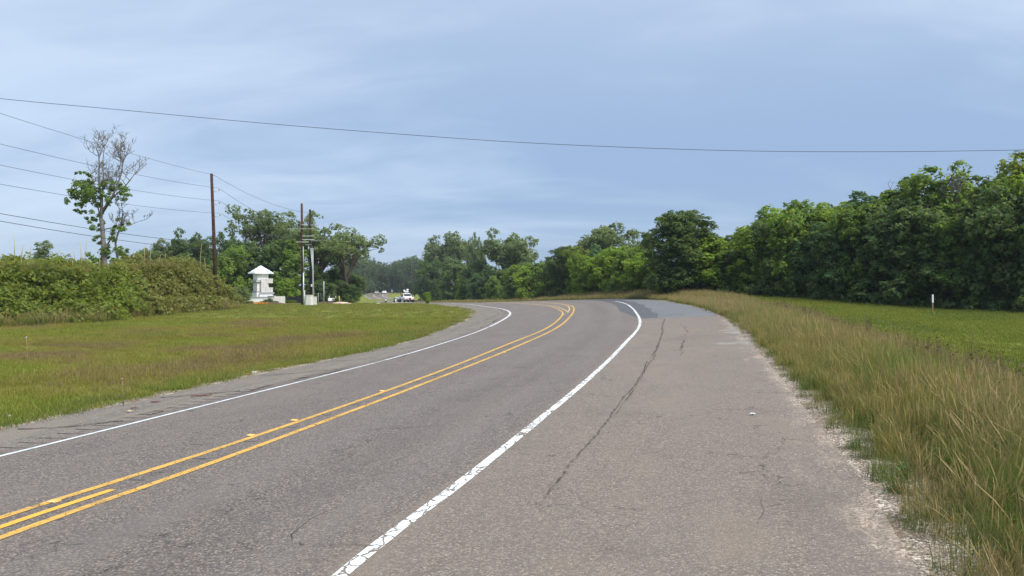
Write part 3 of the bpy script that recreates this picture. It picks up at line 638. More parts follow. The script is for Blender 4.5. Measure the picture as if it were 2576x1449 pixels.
# tall grass beside the right shoulder
tall = [tuft('t', 56, .22, .28, .72, .0035, m, 80 + i, .36, 4, hd, dr) for i, (m, hd, dr) in enumerate([('g_straw', .6, .10), ('g_straw', .65, .12), ('g_straw', .45, .08), ('g_olive', .4, .08), ('g_olive', .45, .08), ('g_lush', .05, .06), ('g_lush', .05, .05), ('g_brown', .4, .4)])]
tall_far = [tuft('t', 40, .40, .28, .70, .010, m, 95 + i, .55, 3, hd, dr) for i, (m, hd, dr) in enumerate([('g_straw', .6, .10), ('g_straw', .65, .12), ('g_straw', .45, .08), ('g_olive', .4, .08), ('g_olive', .45, .08), ('g_lush', .05, .06), ('g_lush', .05, .05), ('g_brown', .4, .4)])]
def forb(seed, m, h):
    r = np.random.default_rng(seed); V, Fc, C = [], [], []
    for i in range(26):
        z = h * r.random(); a = r.random() * 6.283; q = .10 * (1.2 - z / h) + .03; c = np.array([math.cos(a) * q, math.sin(a) * q, z]); d = np.array([math.cos(a), math.sin(a), .5 * r.random()]); l = r.uniform(.03, .07); sd = np.array([-math.sin(a), math.cos(a), 0]) * l * .38; n0 = len(V); tn = r.random()
        V += [c, c + d * l * .5 + sd, c + d * l, c + d * l * .5 - sd]; Fc.append((n0, n0 + 1, n0 + 2, n0 + 3)); C += [(.3, tn, 0, 1)] * 4
    for k_ in range(4):
        n0 = len(V); a = r.random() * 6.283; V += [(-.003, 0, 0), (.003, 0, 0), (.05 * math.cos(a) + .002, .05 * math.sin(a), h * 1.05), (.05 * math.cos(a) - .002, .05 * math.sin(a), h * 1.05)]; Fc.append((n0, n0 + 1, n0 + 2, n0 + 3)); C += [(.2, .4, .5, 1)] * 4
    me = bpy.data.meshes.new('forb'); me.from_pydata([tuple(v) for v in V], [], Fc); at_ = me.attributes.new('tint', 'FLOAT_COLOR', 'POINT'); at_.data.foreach_set('color', np.array(C, np.float32).ravel()); me.materials.append(M[m]); return me
M['g_weed'] = grassmat('grass_weed', (.07, .13, .03), (.12, .19, .045), (.16, .23, .06), .35); M['g_stem'] = grassmat('grass_stem', (.085, .06, .035), (.13, .09, .05), (.18, .12, .07), .2)
tall += [forb(1, 'g_weed', .35), forb(2, 'g_weed', .55), forb(3, 'g_lush', .3), forb(4, 'g_stem', .8), forb(5, 'g_stem', .65)]
def pick_tall(x, y):
    n = len(x); a = vnoise(x, y, .45, 11) + .3 * rng.random(n); s, t = st(x, y); e = t - tRE(s); g = np.clip((9 - y) / 6, 0, 1) * (e > .6)
    q = np.where(a < .62, rng.integers(3, 5, n), rng.integers(0, 3, n)); q = np.where(a > 1.1, 7, q); q = np.where(rng.random(n) < .42, rng.integers(5, 7, n), q)
    q = np.where((vnoise(x, y, .9, 13) > .72) | (rng.random(n) < g * .75), rng.integers(5, 7, n), q); q = np.where(rng.random(n) < .16, rng.integers(8, 11, n), q); return np.where((e > 2.3) & (rng.random(n) < .5), rng.choice([7, 11, 12], n), q)
def verge_w(s): return 4.2 + .8 * np.sin(s * .21)
def size_tall(x, y):
    s, t = st(x, y); e = t - tRE(s); return rng.uniform(.75, 1.25, len(x)) * np.clip(.30 + e * .50, .28, 1.0) * np.clip((verge_w(s) + .6 - e) / 1.2, .35, 1)
field('tall_grass', 'tall straw coloured seeding grass along the right shoulder', 60000, 1.5, 26, 2, 40, tall,
      lambda x, y, s, t: (t > tRE(s) + .05) & (t < tRE(s) + verge_w(s)) & vis(x, y, 1.2) & (rng.random(len(x)) < np.clip(16 / y, .3, 1) * np.clip((t - tRE(s)) / .55 + .15, 0, 1)), size_tall, pick_tall, seed=3)
field('curve_verge_grass', 'pale dry grass strip behind the outside of the curve', 26000, -12, 34, 34, 96, tall_far,
      lambda x, y, s, t: (t > tRE(s) + .1) & (t < tRE(s) + 5.5) & vis(x, y), lambda x, y: rng.uniform(.7, 1.15, len(x)) * .85, lambda x, y: np.where(rng.random(len(x)) < .75, rng.integers(0, 3, len(x)), rng.integers(3, 7, len(x))), seed=4)
field('far_verge_grass', 'thin strip of pale grass along the far outside of the road', 16000, -55, 20, 84, 240, [tuft('t', 30, .7, .25, .6, .02, m, 140 + i, .5, 2, .3, .3) for i, m in enumerate(['g_straw', 'g_straw', 'g_straw', 'g_olive', 'g_olive', 'g_lush', 'g_lush'])],
      lambda x, y, s, t: (t > tRE(s) + .2) & (t < tRE(s) + 4.5) & vis(x, y), lambda x, y: rng.uniform(.7, 1.2, len(x)), lambda x, y: rng.integers(0, 6, len(x)), seed=14)
lawn_t = [tuft('t', 44, .5, .05, .15, .010, m, 120 + i, .5, 2, .02, .02) for i, m in enumerate(['g_lawn', 'g_lawn', 'g_lush', 'g_green'])]
field('lawn_grass', 'bright green lawn between the tall grass and the right-hand wood', 34000, 4, 44, 8, 62, lawn_t,
      lambda x, y, s, t: (t > tRE(s) + verge_w(s) - .6) & vis(x, y), lambda x, y: rng.uniform(.7, 1.2, len(x)), lambda x, y: np.where(vnoise(x, y, .3, 21) < .62, rng.integers(0, 2, len(x)), rng.integers(2, 4, len(x))), seed=5)
# loose stones along the pavement edge
def stone_mesh(seed, m):
    r = np.random.default_rng(seed); bm = bmesh.new(); bmesh.ops.create_icosphere(bm, subdivisions=1, radius=1)
    for v in bm.verts: v.co *= r.uniform(.7, 1.15); v.co.z *= .55
    me = bpy.data.meshes.new('stone'); bm.to_mesh(me); bm.free(); me.materials.append(M[m]); return me
M['stone_pale'] = plain('stone_pale', (.40, .355, .305), .9, .15, 0, .3, 30); M['stone_tan'] = plain('stone_tan', (.30, .235, .185), .9, .15, 0, .3, 30); M['stone_grey'] = plain('stone_grey', (.18, .17, .165), .9, .15, 0, .3, 30)
n = 7000; ss = rng.uniform(-1, 30, n) ; tt = tRE(ss) + rng.normal(.06, .17, n) + (vnoise(ss * 0, ss, 1.1, 3) - .5) * .5; x, y = xy(ss, tt); k_ = vis(x, y); x, y = x[k_], y[k_]
scatter('loose_gravel', 'loose pale gravel along the ragged right edge of the pavement', [stone_mesh(1, 'stone_pale'), stone_mesh(2, 'stone_tan'), stone_mesh(3, 'stone_pale'), stone_mesh(4, 'stone_grey')],
        np.c_[x, y, H(x, y) + .012], rng.integers(0, 4, len(x)), rng.uniform(.003, .010, len(x)) * (1 + y * .02), .3, 'gravel', 6)
# ------------------------------------------------------------------ trees
def leaf_cloud(C, Nn, size, r, tint):
    """one kite-shaped leaf spray per centre"""
    n = len(C); q = r.normal(size=(n, 3)); N2 = Nn + q * .55; N2 /= np.linalg.norm(N2, axis=1)[:, None] + 1e-9
    u = np.cross(N2, r.normal(size=(n, 3))); u /= np.linalg.norm(u, axis=1)[:, None] + 1e-9; v = np.cross(N2, u)
    a = (size * r.uniform(.6, 1.35, n))[:, None]; b = a * r.uniform(.45, .75, (n, 1)); dr = N2 * a * .22
    V = np.stack([C - u * a, C + v * b - dr, C + u * a, C - v * b - dr], 1).reshape(-1, 3)
    F_ = np.arange(4 * n).reshape(n, 4); return V, F_, np.repeat(tint, 4, 0)
def lobe_leaves(lobes, leaf, dens, r, clump=.34, flat=1.0):
    """lobes: (centre, radius, tone); leaves gathered in small clumps over the outside of every lobe"""
    Cs, Ns, Ts = [], [], []
    for c, R, tone in lobes:
        nc = max(6, int(dens * 30)); d = r.normal(size=(nc, 3)); d[:, 2] += .35; d /= np.linalg.norm(d, axis=1)[:, None]
        cc = c + d * (R * r.uniform(.55, 1.0, nc))[:, None] * np.array([1, 1, flat]); cr = R * clump * r.uniform(.6, 1.3, nc)
        nl = np.clip(dens * 4.6 * (cr / leaf) ** 2, 5, 60).astype(int); i = np.repeat(np.arange(nc), nl)
        e = r.normal(size=(len(i), 3)); e[:, 2] += .25; e /= np.linalg.norm(e, axis=1)[:, None]; rad = cr[i] * r.uniform(.35, 1, len(i)) ** .6
        Cs.append(cc[i] + e * rad[:, None] * np.array([1, 1, .9])); Ns.append(e * .6 + d[i] * .4 + np.array([0, 0, .45]))
        ct = r.normal(0, .12, nc); tn = np.clip(tone + ct[i] + r.normal(0, .13, len(i)), 0, 1); Ts.append(np.c_[tn, r.random(len(i)), tn, np.ones(len(i))])
    C, N_, T = np.vstack(Cs), np.vstack(Ns), np.vstack(Ts); V, F_, tt = leaf_cloud(C, N_, leaf, r, T); return V, F_, tt
def limb(acc, a, b, r0, r1, r, wob=.12, n=6, k=6):
    a, b = np.array(a, float), np.array(b, float); L_ = np.linalg.norm(b - a); q = np.linspace(0, 1, k)[:, None]
    P = a + (b - a) * q; P += np.cumsum(r.normal(0, wob * L_ / k, (k, 3)), 0) * np.sin(np.pi * np.clip(q, 0, 1) * .5) * .8; P[:, 2] += (np.sin(q[:, 0] * np.pi) * L_ * .06); P[0] = a
    acc.tube(P, np.linspace(r0, r1, k), n, False); return P
def make_tree(kind, seed):
    """returns (wood mesh, crown mesh, height, width) of a unit tree about 10 m tall"""
    r = np.random.default_rng(seed); acc = Acc(); lobes = []
    if kind == 'wood':                                   # young broadleaf tree in foliage down to the ground
        h = 10.; acc.tube([(0, 0, -.3), (.05, 0, 3), (r.normal(0, .2), r.normal(0, .2), 6), (r.normal(0, .3), r.normal(0, .3), 9.2)], [.17, .13, .08, .02], 7)
        for i in range(34):
            z = .7 + (h - 1.2) * (i / 33) ** .95; f = z / h; R = (1.25 if f < .5 else 1.05) * r.uniform(.65, 1.2) * (1.1 - .45 * f); wid = 1.9 * math.sin(math.pi * min(1, (.2 + .8 * f)) ** 1.0) ** .6 * r.uniform(.25, 1.0)
            a = i * 2.4 + r.normal(0, .4); c = np.array([math.cos(a) * wid, math.sin(a) * wid, z]); lobes.append((c, R * .82, .42 + r.normal(0, .14)))
            if i % 2 == 0: limb(acc, (0, 0, max(.4, z - 1.3)), c, .05, .012, r)
        leaf, dens, cl = (.105, .125, .15)[seed % 3], .8, (.30, .36)[seed % 2]; wdt = 5.4
    elif kind == 'low':                                  # low bushy roadside tree, foliage to the ground
        h = 6.; acc.tube([(0, 0, -.3), (.1, 0, 2), (r.normal(0, .2), r.normal(0, .2), 5)], [.12, .08, .02], 6)
        for i in range(46):
            z = .4 + 5.0 * (i / 45) ** .9; f = z / h; wid = 2.0 * math.sqrt(max(.05, 1 - ((f - .35) / .68) ** 2)) * r.uniform(.3, 1.05); a = i * 2.4 + r.normal(0, .4); c = np.array([math.cos(a) * wid, math.sin(a) * wid, z + r.normal(0, .25)])
            lobes.append((c, r.uniform(.42, .85), .42 + r.normal(0, .14)))
            if i % 3 == 0: limb(acc, (0, 0, max(.3, z - 1.0)), c, .04, .01, r)
        leaf, dens, cl = (.10, .12, .135)[seed % 3], .7, .36; wdt = 5
    elif kind == 'spire':                                # taller, looser tree that stands above the row
        h = 10.; acc.tube([(0, 0, -.3), (.1, 0, 3), (r.normal(0, .3), r.normal(0, .3), 6.5), (r.normal(0, .4), r.normal(0, .4), 9.6)], [.2, .15, .09, .02], 7)
        for i in range(24):
            z = 2.6 + 7.0 * (i / 23); f = z / h; wid = 1.9 * r.uniform(.2, 1.0) * (1.15 - .5 * f); a = i * 2.4 + r.normal(0, .5); c = np.array([math.cos(a) * wid, math.sin(a) * wid, z])
            lobes.append((c, r.uniform(.5, .95), .45 + r.normal(0, .12))); limb(acc, (0, 0, z - 1.4), c, .05, .012, r)
        leaf, dens, cl = .12, .62, .36; wdt = 5.0
    elif kind in ('oak', 'openoak'):                                  # spreading oak with clumped crown
        h = 10.; acc.tube([(0, 0, -.3), (.1, .1, 1.2), (.15, .05, 2.6), (.1, 0, 3.4)], [.42, .33, .28, .26] if kind == 'oak' else [.24, .19, .17, .16], 9); ends = []
        for i in range(9):
            a = i * 2.4 + r.normal(0, .3); rad = r.uniform(1.3, 2.9); z = r.uniform(4.8, 7.6); e = np.array([math.cos(a) * rad, math.sin(a) * rad, z]); P = limb(acc, (.1, 0, r.uniform(2.4, 3.3)), e, .17, .06, r, .16, 7, 8); ends.append(e)
            for j in range(4):
                q = P[r.integers(3, 8)]; d = r.normal(size=3); d[2] = abs(d[2]) * .8 + .2; d /= np.linalg.norm(d); e2 = q + d * r.uniform(1.2, 2.2); e2 *= np.array([1, 1, 1]); limb(acc, q, e2, .05, .015, r, .2, 5); ends.append(e2)
        for e in ends:
            if e[2] > 3.2 and (kind == 'oak' or r.random() < .92): lobes.append((e, r.uniform(.62, 1.10) if kind == 'oak' else r.uniform(.55, .9), .46 + r.normal(0, .13)))
        leaf, dens, cl = (.14, .72, .36) if kind == 'oak' else (.12, .55, .36); wdt = 8.0
    elif kind == 'cedar':                                # dark, rounded, feathery tree
        h = 10.; acc.tube([(0, 0, -.3), (0, .1, 4), (.1, 0, 9)], [.2, .13, .03], 7)
        for i in range(150):
            z = .3 + 9.1 * (i / 149); f = z / h; rad = 2.9 * math.sqrt(max(.02, 1 - ((f - .40) / .62) ** 2)) * r.uniform(.15, 1.0); a = i * 2.4; c = np.array([math.cos(a) * rad, math.sin(a) * rad, z])
            lobes.append((c, r.uniform(.45, .8), .36 + r.normal(0, .08)))
            if i % 3 == 0: limb(acc, (0, 0, z * .75), c, .05, .012, r)
        leaf, dens, cl = .10, .62, .4; wdt = 6.2
    elif kind == 'shrub':
        h = 2.5
        for i in range(6): acc.tube([(0, 0, -.1), (r.normal(0, .3), r.normal(0, .3), .8), (r.normal(0, .6), r.normal(0, .6), 1.8)], [.03, .022, .008], 5)
        for i in range(14):
            a = i * 2.4; rad = r.uniform(.1, 1.0); lobes.append((np.array([math.cos(a) * rad, math.sin(a) * rad, r.uniform(.35, 2.0 - rad * .5)]), r.uniform(.4, .65), .42 + r.normal(0, .12)))
        leaf, dens, cl = .085, .7, .38; wdt = 2.6
    V, F_, T = lobe_leaves(lobes, leaf, dens, r, cl)
    wm = bpy.data.meshes.new('trunk'); wm.from_pydata(np.vstack(acc.V).tolist(), [], acc.F); wm.polygons.foreach_set('use_smooth', np.ones(len(wm.polygons), bool))
    o = mesh_obj('tmp', V, F_, None, None, False, None, T); cm = o.data; bpy.data.objects.remove(o)
    top = np.percentile(V[:, 2], 99.7); wdt = np.percentile(np.hypot(V[:, 0], V[:, 1]), 93) * 1.95; return wm, cm, top, wdt
PRO = {k: [make_tree(k, 200 + i * 7 + len(k)) for i in range(n)] for k, n in (('wood', 7), ('low', 5), ('spire', 3), ('oak', 4), ('openoak', 2), ('cedar', 1), ('shrub', 3))}
print("LEAVES", {k: [len(p[1].polygons) for p in v] for k, v in PRO.items()})
for _v in PRO.values():
    for _p in _v:
        for _q in _p[:2]: _q.materials.clear(); _q.materials.append(None)
def put_mat(name, me, parent, m):
    o = put(name, me, parent); o.material_slots[0].link = 'OBJECT'; o.material_slots[0].material = M[m]; return o
def tree(name, label, kind, xu, D, ytop, wu, leafm='leaf_wood', barkm='bark', group=None, var=None, cat='tree', hmin=0):
    if kind == 'wood' and (zat(ytop, D) - float(HG((xu - CX) / F * D, D)[0])) / (wu / F * D) < 1.75: kind = 'low'
    var = int(rng.integers(0, 99)) if var is None else var; i = var % len(PRO[kind])
    a, b, t, wd = PRO[kind][i]; X = (xu - CX) / F * D; z0 = float(HG(X, D)[0]); h = max(hmin, zat(ytop, D) - z0); wid = wu / F * D
    o = thing(name, label, cat, (X, D, z0), rng.random() * 6.283, group); o.scale = (wid / wd, wid / wd, h / t)
    put_mat('trunk', a, o, barkm); put_mat('crown', b, o, leafm); return o
def ordw(i): return ['first', 'second', 'third', 'fourth', 'fifth', 'sixth', 'seventh', 'eighth', 'ninth', 'tenth', 'eleventh', 'twelfth', 'thirteenth', 'fourteenth', 'fifteenth', 'sixteenth', 'seventeenth', 'eighteenth', 'nineteenth', 'twentieth', 'twenty-first', 'twenty-second', 'twenty-third', 'twenty-fourth', 'twenty-fifth', 'twenty-sixth', 'twenty-seventh', 'twenty-eighth', 'twenty-ninth', 'thirtieth', 'thirty-first', 'thirty-second', 'thirty-third', 'thirty-fourth', 'thirty-fifth', 'thirty-sixth'][i]
# right-hand wood: base distance and skyline read off the frame
def wood_D(x): return float(interp(np.array([x]), [900, 1030, 1060, 1100, 1150, 1200, 1250, 1300, 1350, 1400, 1450, 1500, 1550, 1600, 1700, 1800, 2000, 2300, 2576, 2800], [270, 245, 222, 192, 167, 150, 136, 124, 114, 106, 98, 90, 84, 78, 71, 65, 58, 50, 45, 42])[0])
SKY = [(1020, 715), (1050, 700), (1100, 690), (1160, 680), (1220, 690), (1290, 672), (1350, 655), (1400, 640), (1440, 640), (1480, 620), (1530, 612), (1580, 620), (1630, 640), (1690, 640), (1740, 610), (1780, 562), (1820, 592), (1870, 578), (1920, 545), (1965, 528), (2010, 517), (2060, 515), (2110, 494), (2160, 485), (2220, 474), (2280, 462), (2340, 470), (2400, 472), (2460, 455), (2520, 425), (2576, 395), (2650, 380), (2730, 370)]
xs_, ys_ = zip(*SKY)
def sky_y(x): return float(np.interp(x, xs_, ys_))
G1 = 'trees in the front row of the right-hand wood'
fx_ = [2700, 2630, 2560, 2500, 2445, 2385, 2325, 2270, 2210, 2155, 2100, 2050, 1995, 1945, 1900, 1855, 1800, 1765, 1670, 1620, 1580, 1540, 1495, 1455, 1410, 1370, 1325, 1285, 1245, 1205, 1165, 1125, 1092, 1078]
tone = {0: 'leaf_wood', 1: 'leaf_bright', 2: 'leaf_wood', 3: 'leaf_dark', 4: 'leaf_olive', 5: 'leaf_blue'}
for i, x in enumerate(fx_):
    D = wood_D(x) + rng.uniform(-.6, 1.2); lm = 'leaf_bright' if (1440 < x < 1830 and rng.random() < .8) else tone[int(rng.integers(0, 6))]
    y = sky_y(x) + rng.uniform(-4, 75) * (45 / D) + (10 if x > 1900 else 0); w_ = rng.uniform(3.6, 5.2) / D * F * (1 if x > 1500 else .85)
    tree('broadleaf_tree', 'leafy green tree in the front row of the right-hand wood, %s counted from the right' % ordw(i), 'wood', x, D, y, w_, lm, 'bark', G1)
G2 = 'trees in the second row of the right-hand wood'
bx_ = [2740, 2600, 2540, 2470, 2300, 2240, 2180, 2120, 2070, 2015, 1965, 1925, 1880, 1830, 1600, 1560, 1510, 1460, 1420, 1380, 1340, 1300]
for i, x in enumerate(bx_):
    D = wood_D(x) + rng.uniform(2.6, 4.5); y = sky_y(x) + rng.uniform(-16, 26) * (50 / D)
    tree('broadleaf_tree', 'taller tree behind the front row of the right-hand wood, %s counted from the right' % ordw(i), 'wood' if rng.random() < .55 else 'spire', x, D, y, rng.uniform(3.4, 5.0) / D * F, tone[int(rng.integers(0, 6))], 'bark', G2)
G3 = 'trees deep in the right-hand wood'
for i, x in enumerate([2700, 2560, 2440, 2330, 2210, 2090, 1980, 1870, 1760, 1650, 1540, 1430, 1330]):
    D = wood_D(x) + rng.uniform(7, 9); tree('broadleaf_tree', 'shaded tree deep inside the right-hand wood, %s counted from the right' % ordw(i), 'wood', x, D, sky_y(x) + 20, 6.5 / D * F, 'leaf_dark', 'bark', G3)  # dark leaf colour here adds to the shade deep inside the wood
tree('loose_crowned_tree', 'tall thin-crowned tree rising above the right-hand wood, with a bare twig top', 'spire', 2372, 50, 418, 150, 'leaf_wood', 'bark_pale', var=0)
tree('loose_crowned_tree', 'thin-crowned tree just left of the tallest one above the right-hand wood', 'spire', 2290, 51, 445, 120, 'leaf_wood', 'bark_pale', var=1)
tree('loose_crowned_tree', 'small thin-topped tree standing out of the skyline mid right', 'spire', 2005, 60, 508, 110, 'leaf_wood', 'bark', var=2)
tree('round_cedar_tree', 'big dark rounded feathery tree at the bend, left of the bright green tree', 'cedar', 1712, 66, 533, 165, 'leaf_dark', 'bark', var=0)
tree('round_cedar_tree', 'narrower dark feathery tree left of the bright green thicket', 'cedar', 1418, 104, 622, 90, 'leaf_dark', 'bark', var=0)
# oaks beyond the bend
G4 = 'oaks standing beyond the bend'
for x, D, y, wu, l in [(1500, 135, 566, 165, 'wide grey-green oak rising behind the bright trees at the bend'), (1612, 120, 584, 75, 'small grey-green oak between the wide oak and the dark feathery tree'),
                       (1282, 155, 583, 140, 'round-crowned oak standing alone right of the gap in the far trees'), (1125, 215, 586, 115, 'broad oak at the left end of the trees beyond the bend'),
                       (1196, 190, 588, 50, 'slim oak top between the two bigger oaks beyond the bend'), (1098, 212, 640, 70, 'low dark oak below the broad oak beyond the bend'), (1345, 145, 655, 60, 'low oak crown right of the round-crowned oak')]:
    tree('oak_tree', l, 'oak', x, D, y, wu, 'leaf_oak' if y < 600 else 'leaf_dark', 'bark', G4)
for i, (x, y, wu) in enumerate([(1090, 655, 90), (1150, 650, 80), (1200, 655, 80), (1250, 668, 80), (1310, 660, 80), (1360, 665, 80)]):
    tree('broadleaf_tree', 'dense dark tree below the oaks beyond the bend, %s counted from the left' % ordw(i), 'wood', x, wood_D(x) + 8, y, wu, 'leaf_dark', 'bark', 'dense trees below the oaks')
# left group of oaks behind the gate tower
G5 = 'oaks behind the gate tower'
for x, D, y, wu, lm, v, l in [(672, 112, 525, 190, 'leaf_oak', 0, 'tall spreading oak directly behind the gate tower'), (800, 106, 545, 190, 'leaf_oak', 1, 'open-branched old oak right of the two close poles'),
                           (868, 104, 590, 165, 'leaf_oak', 2, 'wide low-limbed oak leaning over towards the road'), (740, 118, 548, 90, 'leaf_oak', 3, 'oak crown just left of the two close poles'),
                           (582, 120, 590, 110, 'leaf_dark', 1, 'dark oak between the leaning pole and the gate tower'), (487, 118, 583, 110, 'leaf_dark', 2, 'round dark oak left of the leaning pole'),
                           (388, 116, 606, 95, 'leaf_oak', 3, 'low rounded oak showing above the middle of the vine thicket')]:
    tree('oak_tree', l, 'openoak' if 'open-branched' in l or 'low-limbed' in l or 'tall spreading' in l else 'oak', x, D, y, wu, lm, 'bark', G5, v)
G6 = 'trees below the oaks behind the gate tower'
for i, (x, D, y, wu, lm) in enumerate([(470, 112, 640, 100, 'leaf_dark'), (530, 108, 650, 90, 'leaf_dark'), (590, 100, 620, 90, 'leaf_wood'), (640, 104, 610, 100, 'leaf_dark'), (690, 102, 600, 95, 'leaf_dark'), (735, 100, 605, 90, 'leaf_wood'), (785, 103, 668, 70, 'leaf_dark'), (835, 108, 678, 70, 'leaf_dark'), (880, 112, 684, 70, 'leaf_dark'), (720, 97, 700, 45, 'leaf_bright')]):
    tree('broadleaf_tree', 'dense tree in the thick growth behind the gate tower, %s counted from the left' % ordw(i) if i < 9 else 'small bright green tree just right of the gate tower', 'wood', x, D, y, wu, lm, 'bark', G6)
for i, (x, y, wu) in enumerate([(795, 705, 55), (822, 712, 50), (850, 706, 55), (880, 716, 45)]): tree('broadleaf_tree', 'dark low tree under the oak right of the poles, %s from left' % ordw(i), 'low', x, 99 + i, y, wu, 'leaf_dark', 'bark', 'low trees under the roadside oak')
for i, (x, y, wu) in enumerate([(-90, 610, 110), (-210, 600, 130), (-340, 590, 130)]): tree('broadleaf_tree', 'dark tree behind the thicket outside the left frame edge, %s from the right' % ordw(i), 'wood', x, 62, y, wu, 'leaf_dark', 'bark', 'trees behind the left end of the thicket')
tree('small_tree', 'small pale airy tree behind the left end of the vine thicket', 'spire', 105, 75, 606, 75, 'leaf_oak', 'bark_pale', var=1)
for i, (x, y, wu) in enumerate([(150, 645, 45), (215, 655, 60), (290, 650, 60), (30, 650, 50)]):
    tree('broadleaf_tree', 'small dark tree top peeping over the vine thicket, %s of four' % ordw(i), 'wood', x, 82, y, wu, 'leaf_dark', 'bark', 'tree tops peeping over the thicket')
# far wood at the end of the road: one mass
def far_wood():
    r = np.random.default_rng(5); lobes = []; acc = Acc()
    for i in range(300):
        xu = r.uniform(840, 1130); D = r.uniform(345, 392) + max(0, (950 - xu)) * -.75; X = (xu - CX) / F * D; z0 = float(H(X, D)[0]); top = zat(668 - 10 * math.sin(xu * .05) - 14 * r.random() + max(0, (xu - 1000) * .02), D)
        hh = top - z0; acc.tube([(X, D, z0 - .3), (X + r.normal(0, .2), D, z0 + hh * .5), (X + r.normal(0, .3), D, z0 + hh * .9)], [.22, .16, .05], 5)
        for j in range(9):
            f = (j + .6) / 9; wv = 2.3 * (1.05 - .55 * f); lobes.append((np.array([X + r.normal(0, wv * .6), D + r.normal(0, wv * .6), z0 + hh * (.06 + .9 * f)]), r.uniform(1.1, 2.0), .42 + r.normal(0, .15) + .12 * (f - .5)))
    V, F_, T = lobe_leaves(lobes, .36, .26, r, .5); print('FAR', len(F_))
    o = mesh_obj('far_wood', V, F_, M['leaf_far'], None, False, None, T); tag(o, 'hazy dark wood closing off the view at the end of the road', 'wood', kind='stuff'); acc.obj('trunks', M['bark'], o)
far_wood()
# undergrowth at the foot of the wood: shrubs one after another
def shrub_mass(name, label, spots, lm, seed, leaf=.11, dens=.5):
    r = np.random.default_rng(seed); lobes = []
    for X, Y, R, hh in spots:
        z0 = float(HG(X, Y)[0])
        for j in range(4): lobes.append((np.array([X + r.normal(0, R * .6), Y + r.normal(0, R * .4), z0 + hh * r.uniform(.1, .85)]), R * r.uniform(.5, .95), .4 + r.normal(0, .12)))
    V, F_, T = lobe_leaves(lobes, leaf, dens, r, .4); o = mesh_obj(name, V, F_, M[lm], None, False, None, T); print(name, len(F_)); return tag(o, label, 'undergrowth', kind='stuff')
sp = []
for x in np.arange(1030, 2760, 26): D = wood_D(x) - rng.uniform(.6, 2.2); sp.append(((x - CX) / F * D, D, rng.uniform(.3, .7), rng.uniform(.4, 1.4)))
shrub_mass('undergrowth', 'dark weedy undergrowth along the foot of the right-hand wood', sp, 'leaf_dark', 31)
# ------------------------------------------------------------------ vine-covered thicket on the left
def thicket_top(xu): return float(np.interp(xu, [-160, -60, 0, 60, 130, 200, 260, 330, 380, 430, 480, 530, 565, 600, 625], [640, 648, 652, 658, 662, 664, 666, 660, 652, 655, 666, 692, 728, 762, 765]))
def thicket_D(xu): return float(np.interp(xu, [-160, 0, 120, 250, 350, 450, 560, 625], [35, 37.5, 39, 41.5, 47, 53, 60, 64]))
def thicket(name, label, x0, x1, lm, seed):
    r = np.random.default_rng(seed); lobes = []
    for xu in np.arange(x0, x1, 7.5):
        D0 = thicket_D(xu); depth = 7.0
        for rowi in range(6):
            f = rowi / 5; D = D0 + .6 + f * depth * (1 if xu < 560 else .5); X = (xu - CX) / F * D; z0 = float(HG(X, D)[0]); top = zat(thicket_top(xu) + r.normal(0, 6) - 7 * math.sin(xu * .045) - 5 * math.sin(xu * .13 + 1), D0 + 4) - z0
            hh = top * (.28 + .72 * min(1, f * 2.0)) if f < .5 else top; R = r.uniform(.3, .95) if r.random() < .8 else r.uniform(.9, 1.2)
            n_ = 3 if f < .5 else 2
            if r.random() < .08 or (f < .45 and vnoise(xu * .05, rowi * .6, 1.0, 31) > .66): continue
            for j in range(n_):
                zz = z0 + (hh - R * .8) * (r.uniform(.15, .9) if j else 1.0); lobes.append((np.array([X + r.normal(0, .3), D + r.normal(0, .35), max(z0 + .2, zz)]), R, .42 + r.normal(0, .13)))
    V, F_, T = lobe_leaves(lobes, .12, .36, r, .42); print(name, len(F_)); return tag(mesh_obj(name, V, F_, M[lm], None, False, None, T), label, 'thicket', kind='stuff')
thicket('vine_thicket', 'dense green vine thicket at the left edge of the field', -420, 330, 'leaf_vine', 51)
M['leaf_vine_dry'] = leafmat('leaf_vine_dry', (.08, .095, .028), (.19, .21, .05), (.33, .32, .105), .45)
thicket('bramble_mound', 'olive and tan bramble mound at the foot of the leaning pole', 322, 582, 'leaf_vine_dry', 52)
def thicket_weeds():
    P, I, Sz = [], [], []
    r = np.random.default_rng(8)
    for _ in range(760):
        xu = r.uniform(-140, 600); D0 = thicket_D(xu); f = r.random()
        if f < .72: D = D0 + r.uniform(-.9, .7); X = (xu - CX) / F * D; z = float(HG(X, D)[0]); P.append((X, D, z)); Sz.append(r.uniform(.6, 1.5))
        else:
            D = D0 + r.uniform(1.5, 6); X = (xu - CX) / F * D; P.append((X, D, zat(thicket_top(xu) + 6, D0 + 4) - .1 - .35 * abs(D - D0 - 4) * .5)); Sz.append(r.uniform(.35, .9))
        I.append(int(r.choice([0, 1, 2, 3, 4, 5, 6, 6, 5]) if xu < 320 else r.choice([0, 1, 2, 2, 3, 4, 7])))
    scatter('thicket_weeds', 'tangled weeds and dry grass growing through the left-hand thicket', tall_far, np.array(P), I, np.array(Sz), .3, 'weeds', 9)
thicket_weeds()
